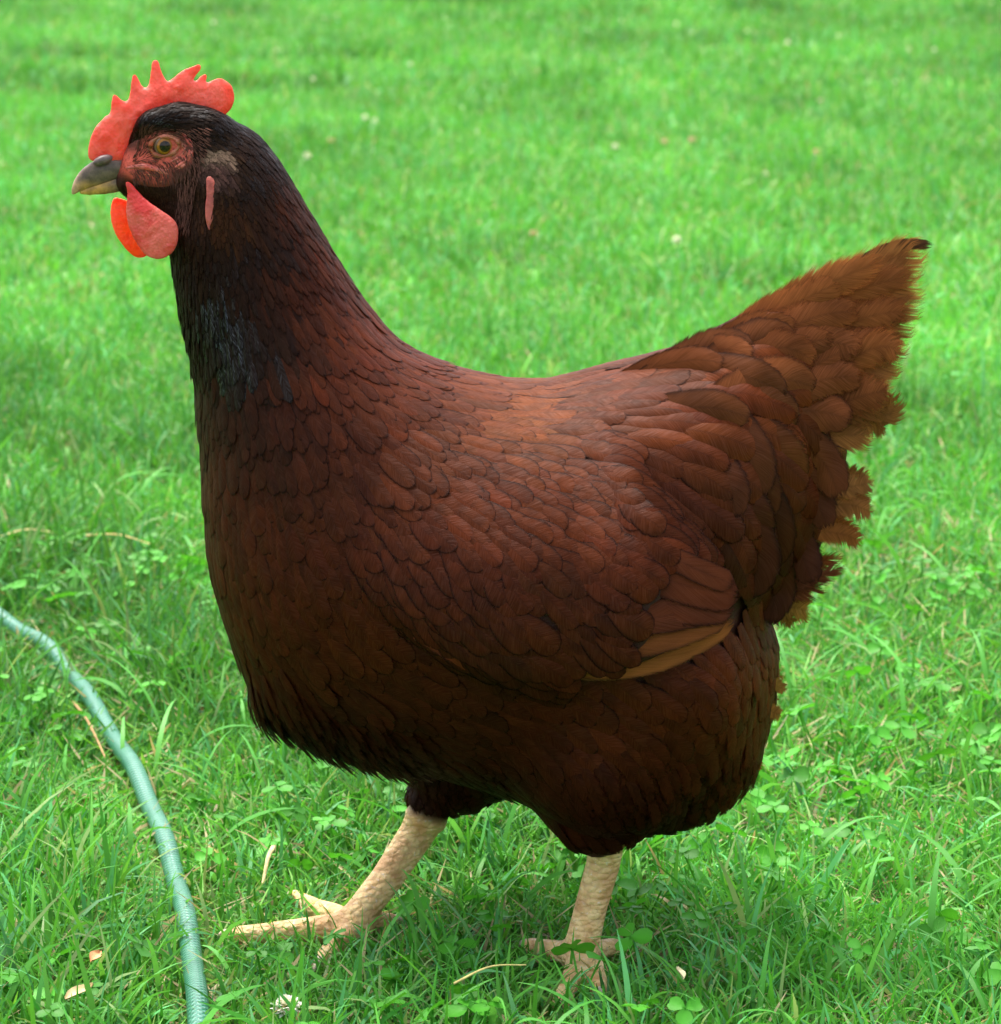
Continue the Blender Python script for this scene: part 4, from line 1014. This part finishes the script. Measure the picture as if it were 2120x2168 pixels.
sv, sq, _ = tube(stem_pts, .0009, 6)
def place(q, mesh, name, label, cat, group, scale=1.0):
    o = bpy.data.objects.new(name, mesh); COL.objects.link(o); p = ground_at(np.array(q, float), .036 * scale)
    o.location = (p[0], p[1], float(ground_z(p[0:1], p[1:2])[0])); o.scale = (scale,) * 3; o.rotation_euler = (random.uniform(-.25, .25), random.uniform(-.25, .25), random.uniform(0, 6.28))
    return tag(o, label, cat, group)
hv = flower_mesh()
def small_mesh(pink, seed):
    v, q, c = flower_mesh(.0085, 60, pink, seed)
    V, Q, C = join([(v + np.array([0, 0, .040]), q, c), (sv, sq, np.array([.08, .22, .04]))])
    o = mk('clover_flower', V, Q, M_FLOWER, col=C); me = o.data; bpy.data.objects.remove(o); return me
WM, PM = small_mesh(0, 3), small_mesh(.7, 4)
far = [(x / 1.341 + 700, y / 1.341) for x, y in [(20, 45), (565, 42), (695, 47), (725, 88), (825, 60), (990, 72), (1025, 98), (1090, 100), (1120, 97), (1180, 92), (1200, 95), (1235, 93), (1440, 103), (1080, 18), (1460, 12), (1880, 10), (740, 15), (895, 130), (220, 185), (258, 245), (280, 178), (425, 220), (415, 375), (800, 422), (1225, 495), (1600, 235), (1710, 145), (1790, 10), (1640, 145), (1300, 125), (1385, 290)]]
far += [(x / 2.72, y / 2.72) for x, y in [(840, 50), (965, 25), (1090, 55), (1180, 45), (1330, 30), (300, 155), (1010, 165), (1565, 240), (1590, 295), (1790, 465), (115, 390), (1860, 110), (1240, 130), (1600, 470), (240, 90)]]
for x, y in far:
    place((x / S, y / S), WM, 'clover_flower', 'small white clover flower dotted over the distant blurred lawn', 'clover flower', 'white clover flowers in the distant lawn', random.uniform(.4, .72))
for q, lb, pink in [((697, 222), 'white clover flower of a close pair standing right of the comb', 0), ((712, 230), 'cream clover flower, right one of a close pair right of the comb', .15), ((590, 298), 'single white clover flower right of the black back of the head', 0),
                    ((1549, 290), 'fading pink clover flower alone in the lawn above the tail', 1), ((1293, 458), 'flat white clover flower on the lawn between neck and tail', 0), ((1016, 448), 'rusty brown clover flower in the grass behind the neck', 1), ((636, 268), 'pale pinkish clover flower low in the grass behind the neck', 1), ((1317, 266), 'pale clover flower with pink tinge, left of the fading pink one', .6), ((1260, 270), 'faded beige clover flower in the open lawn above the back', .7)]:
    place(q, PM if pink > .5 else WM, 'clover_flower', lb, 'clover flower', None, .7)
# the near one, with its parts
fe = bpy.data.objects.new('clover_flower', None); COL.objects.link(fe)
p = ground_at(np.array([545., 1888.]), .024); fe.location = (p[0], p[1], 0); fe.scale = (.8, .8, .42)
tag(fe, 'white clover flower head low in the grass between hose and near foot', 'clover flower')
v, q, c = flower_mesh(.0095, 95, 0, 11); v = v * np.array([1, 1, 1.45]); mk('flower_head', v + np.array([0, 0, .040]), q, M_FLOWER, fe, col=c)
mk('stem', sv, sq, M_FLOWER, fe, col=np.tile([.08, .22, .04], (len(sv), 1)))

def straw(name, q0, q1, z0, z1, r, c, label, cat, bend=.004):
    a, b = ground_at(np.array(q0, float), z0), ground_at(np.array(q1, float), z1); m = (a + b) / 2 + np.array([0, 0, bend])
    v, q, _ = tube(catmull([a, m, b], 12), np.linspace(r, r * .55, 12), 7, .6)
    tag(mk(name, v, q, M_DRY, col=np.tile(lin(c), (len(v), 1))), label, cat)
straw('dry_stalk', (2, 1020), (100, 1012), .034, .034, .0011, (208, 188, 132), 'pale dry grass stalk lying flat left of the breast', 'dry stalk')
straw('dry_stalk', (165, 1018), (285, 1034), .034, .034, .0012, (206, 180, 120), 'bent straw-coloured stalk lying nearest to the breast', 'dry stalk')
straw('dry_stalk', (140, 1335), (200, 1440), .016, .018, .0012, (150, 122, 80), 'brown dry stem lying along the hose', 'dry stalk')
straw('dry_stalk', (520, 1610), (500, 1680), .030, .016, .0016, (196, 178, 130), 'short upright straw stub in front of the striding leg', 'dry stalk')
straw('dry_stalk', (860, 1872), (1000, 1835), .030, .034, .0010, (190, 176, 110), 'thin yellowish stalk beside the near foot', 'dry stalk')
def dry_leaf(q, z, L, W, az, c, label):
    s = np.linspace(0, 1, 8); pr = np.sin(np.pi * np.clip(s * .94 + .03, 0, 1)) ** .8; v = np.array([-1, -.5, 0, .5, 1])
    X = (L * s)[:, None] * np.ones(5); Y = (W / 2 * pr)[:, None] * v; Z = .25 * W * v ** 2 + .05 * L * np.sin(s * 5)[:, None]
    for_top = np.stack([X, Y, Z], -1).reshape(-1, 3); bot = for_top - np.array([0, 0, .0006])
    Q = grid_quads(1, 8, 5); V = np.vstack([for_top, bot]); Q = np.vstack([Q, Q[:, ::-1] + 40])
    o = mk('dry_leaf', V, Q, M_DRY, col=np.tile(lin(c), (len(V), 1))); p = ground_at(np.array(q, float), z); o.location = p; o.rotation_euler = (.3, -.25, az)
    tag(o, label, 'dry leaf')
dry_leaf((172, 1830), .030, .011, .006, 1.2, (206, 150, 108), 'small pinkish tan leaf lying in the grass left of the hose')
dry_leaf((120, 1905), .026, .020, .006, .8, (200, 180, 134), 'torn straw-coloured leaf in the bottom left grass')
dry_leaf((1300, 1862), .030, .012, .004, 1.8, (214, 206, 160), 'curled pale leaf scrap in the grass right of the near foot')
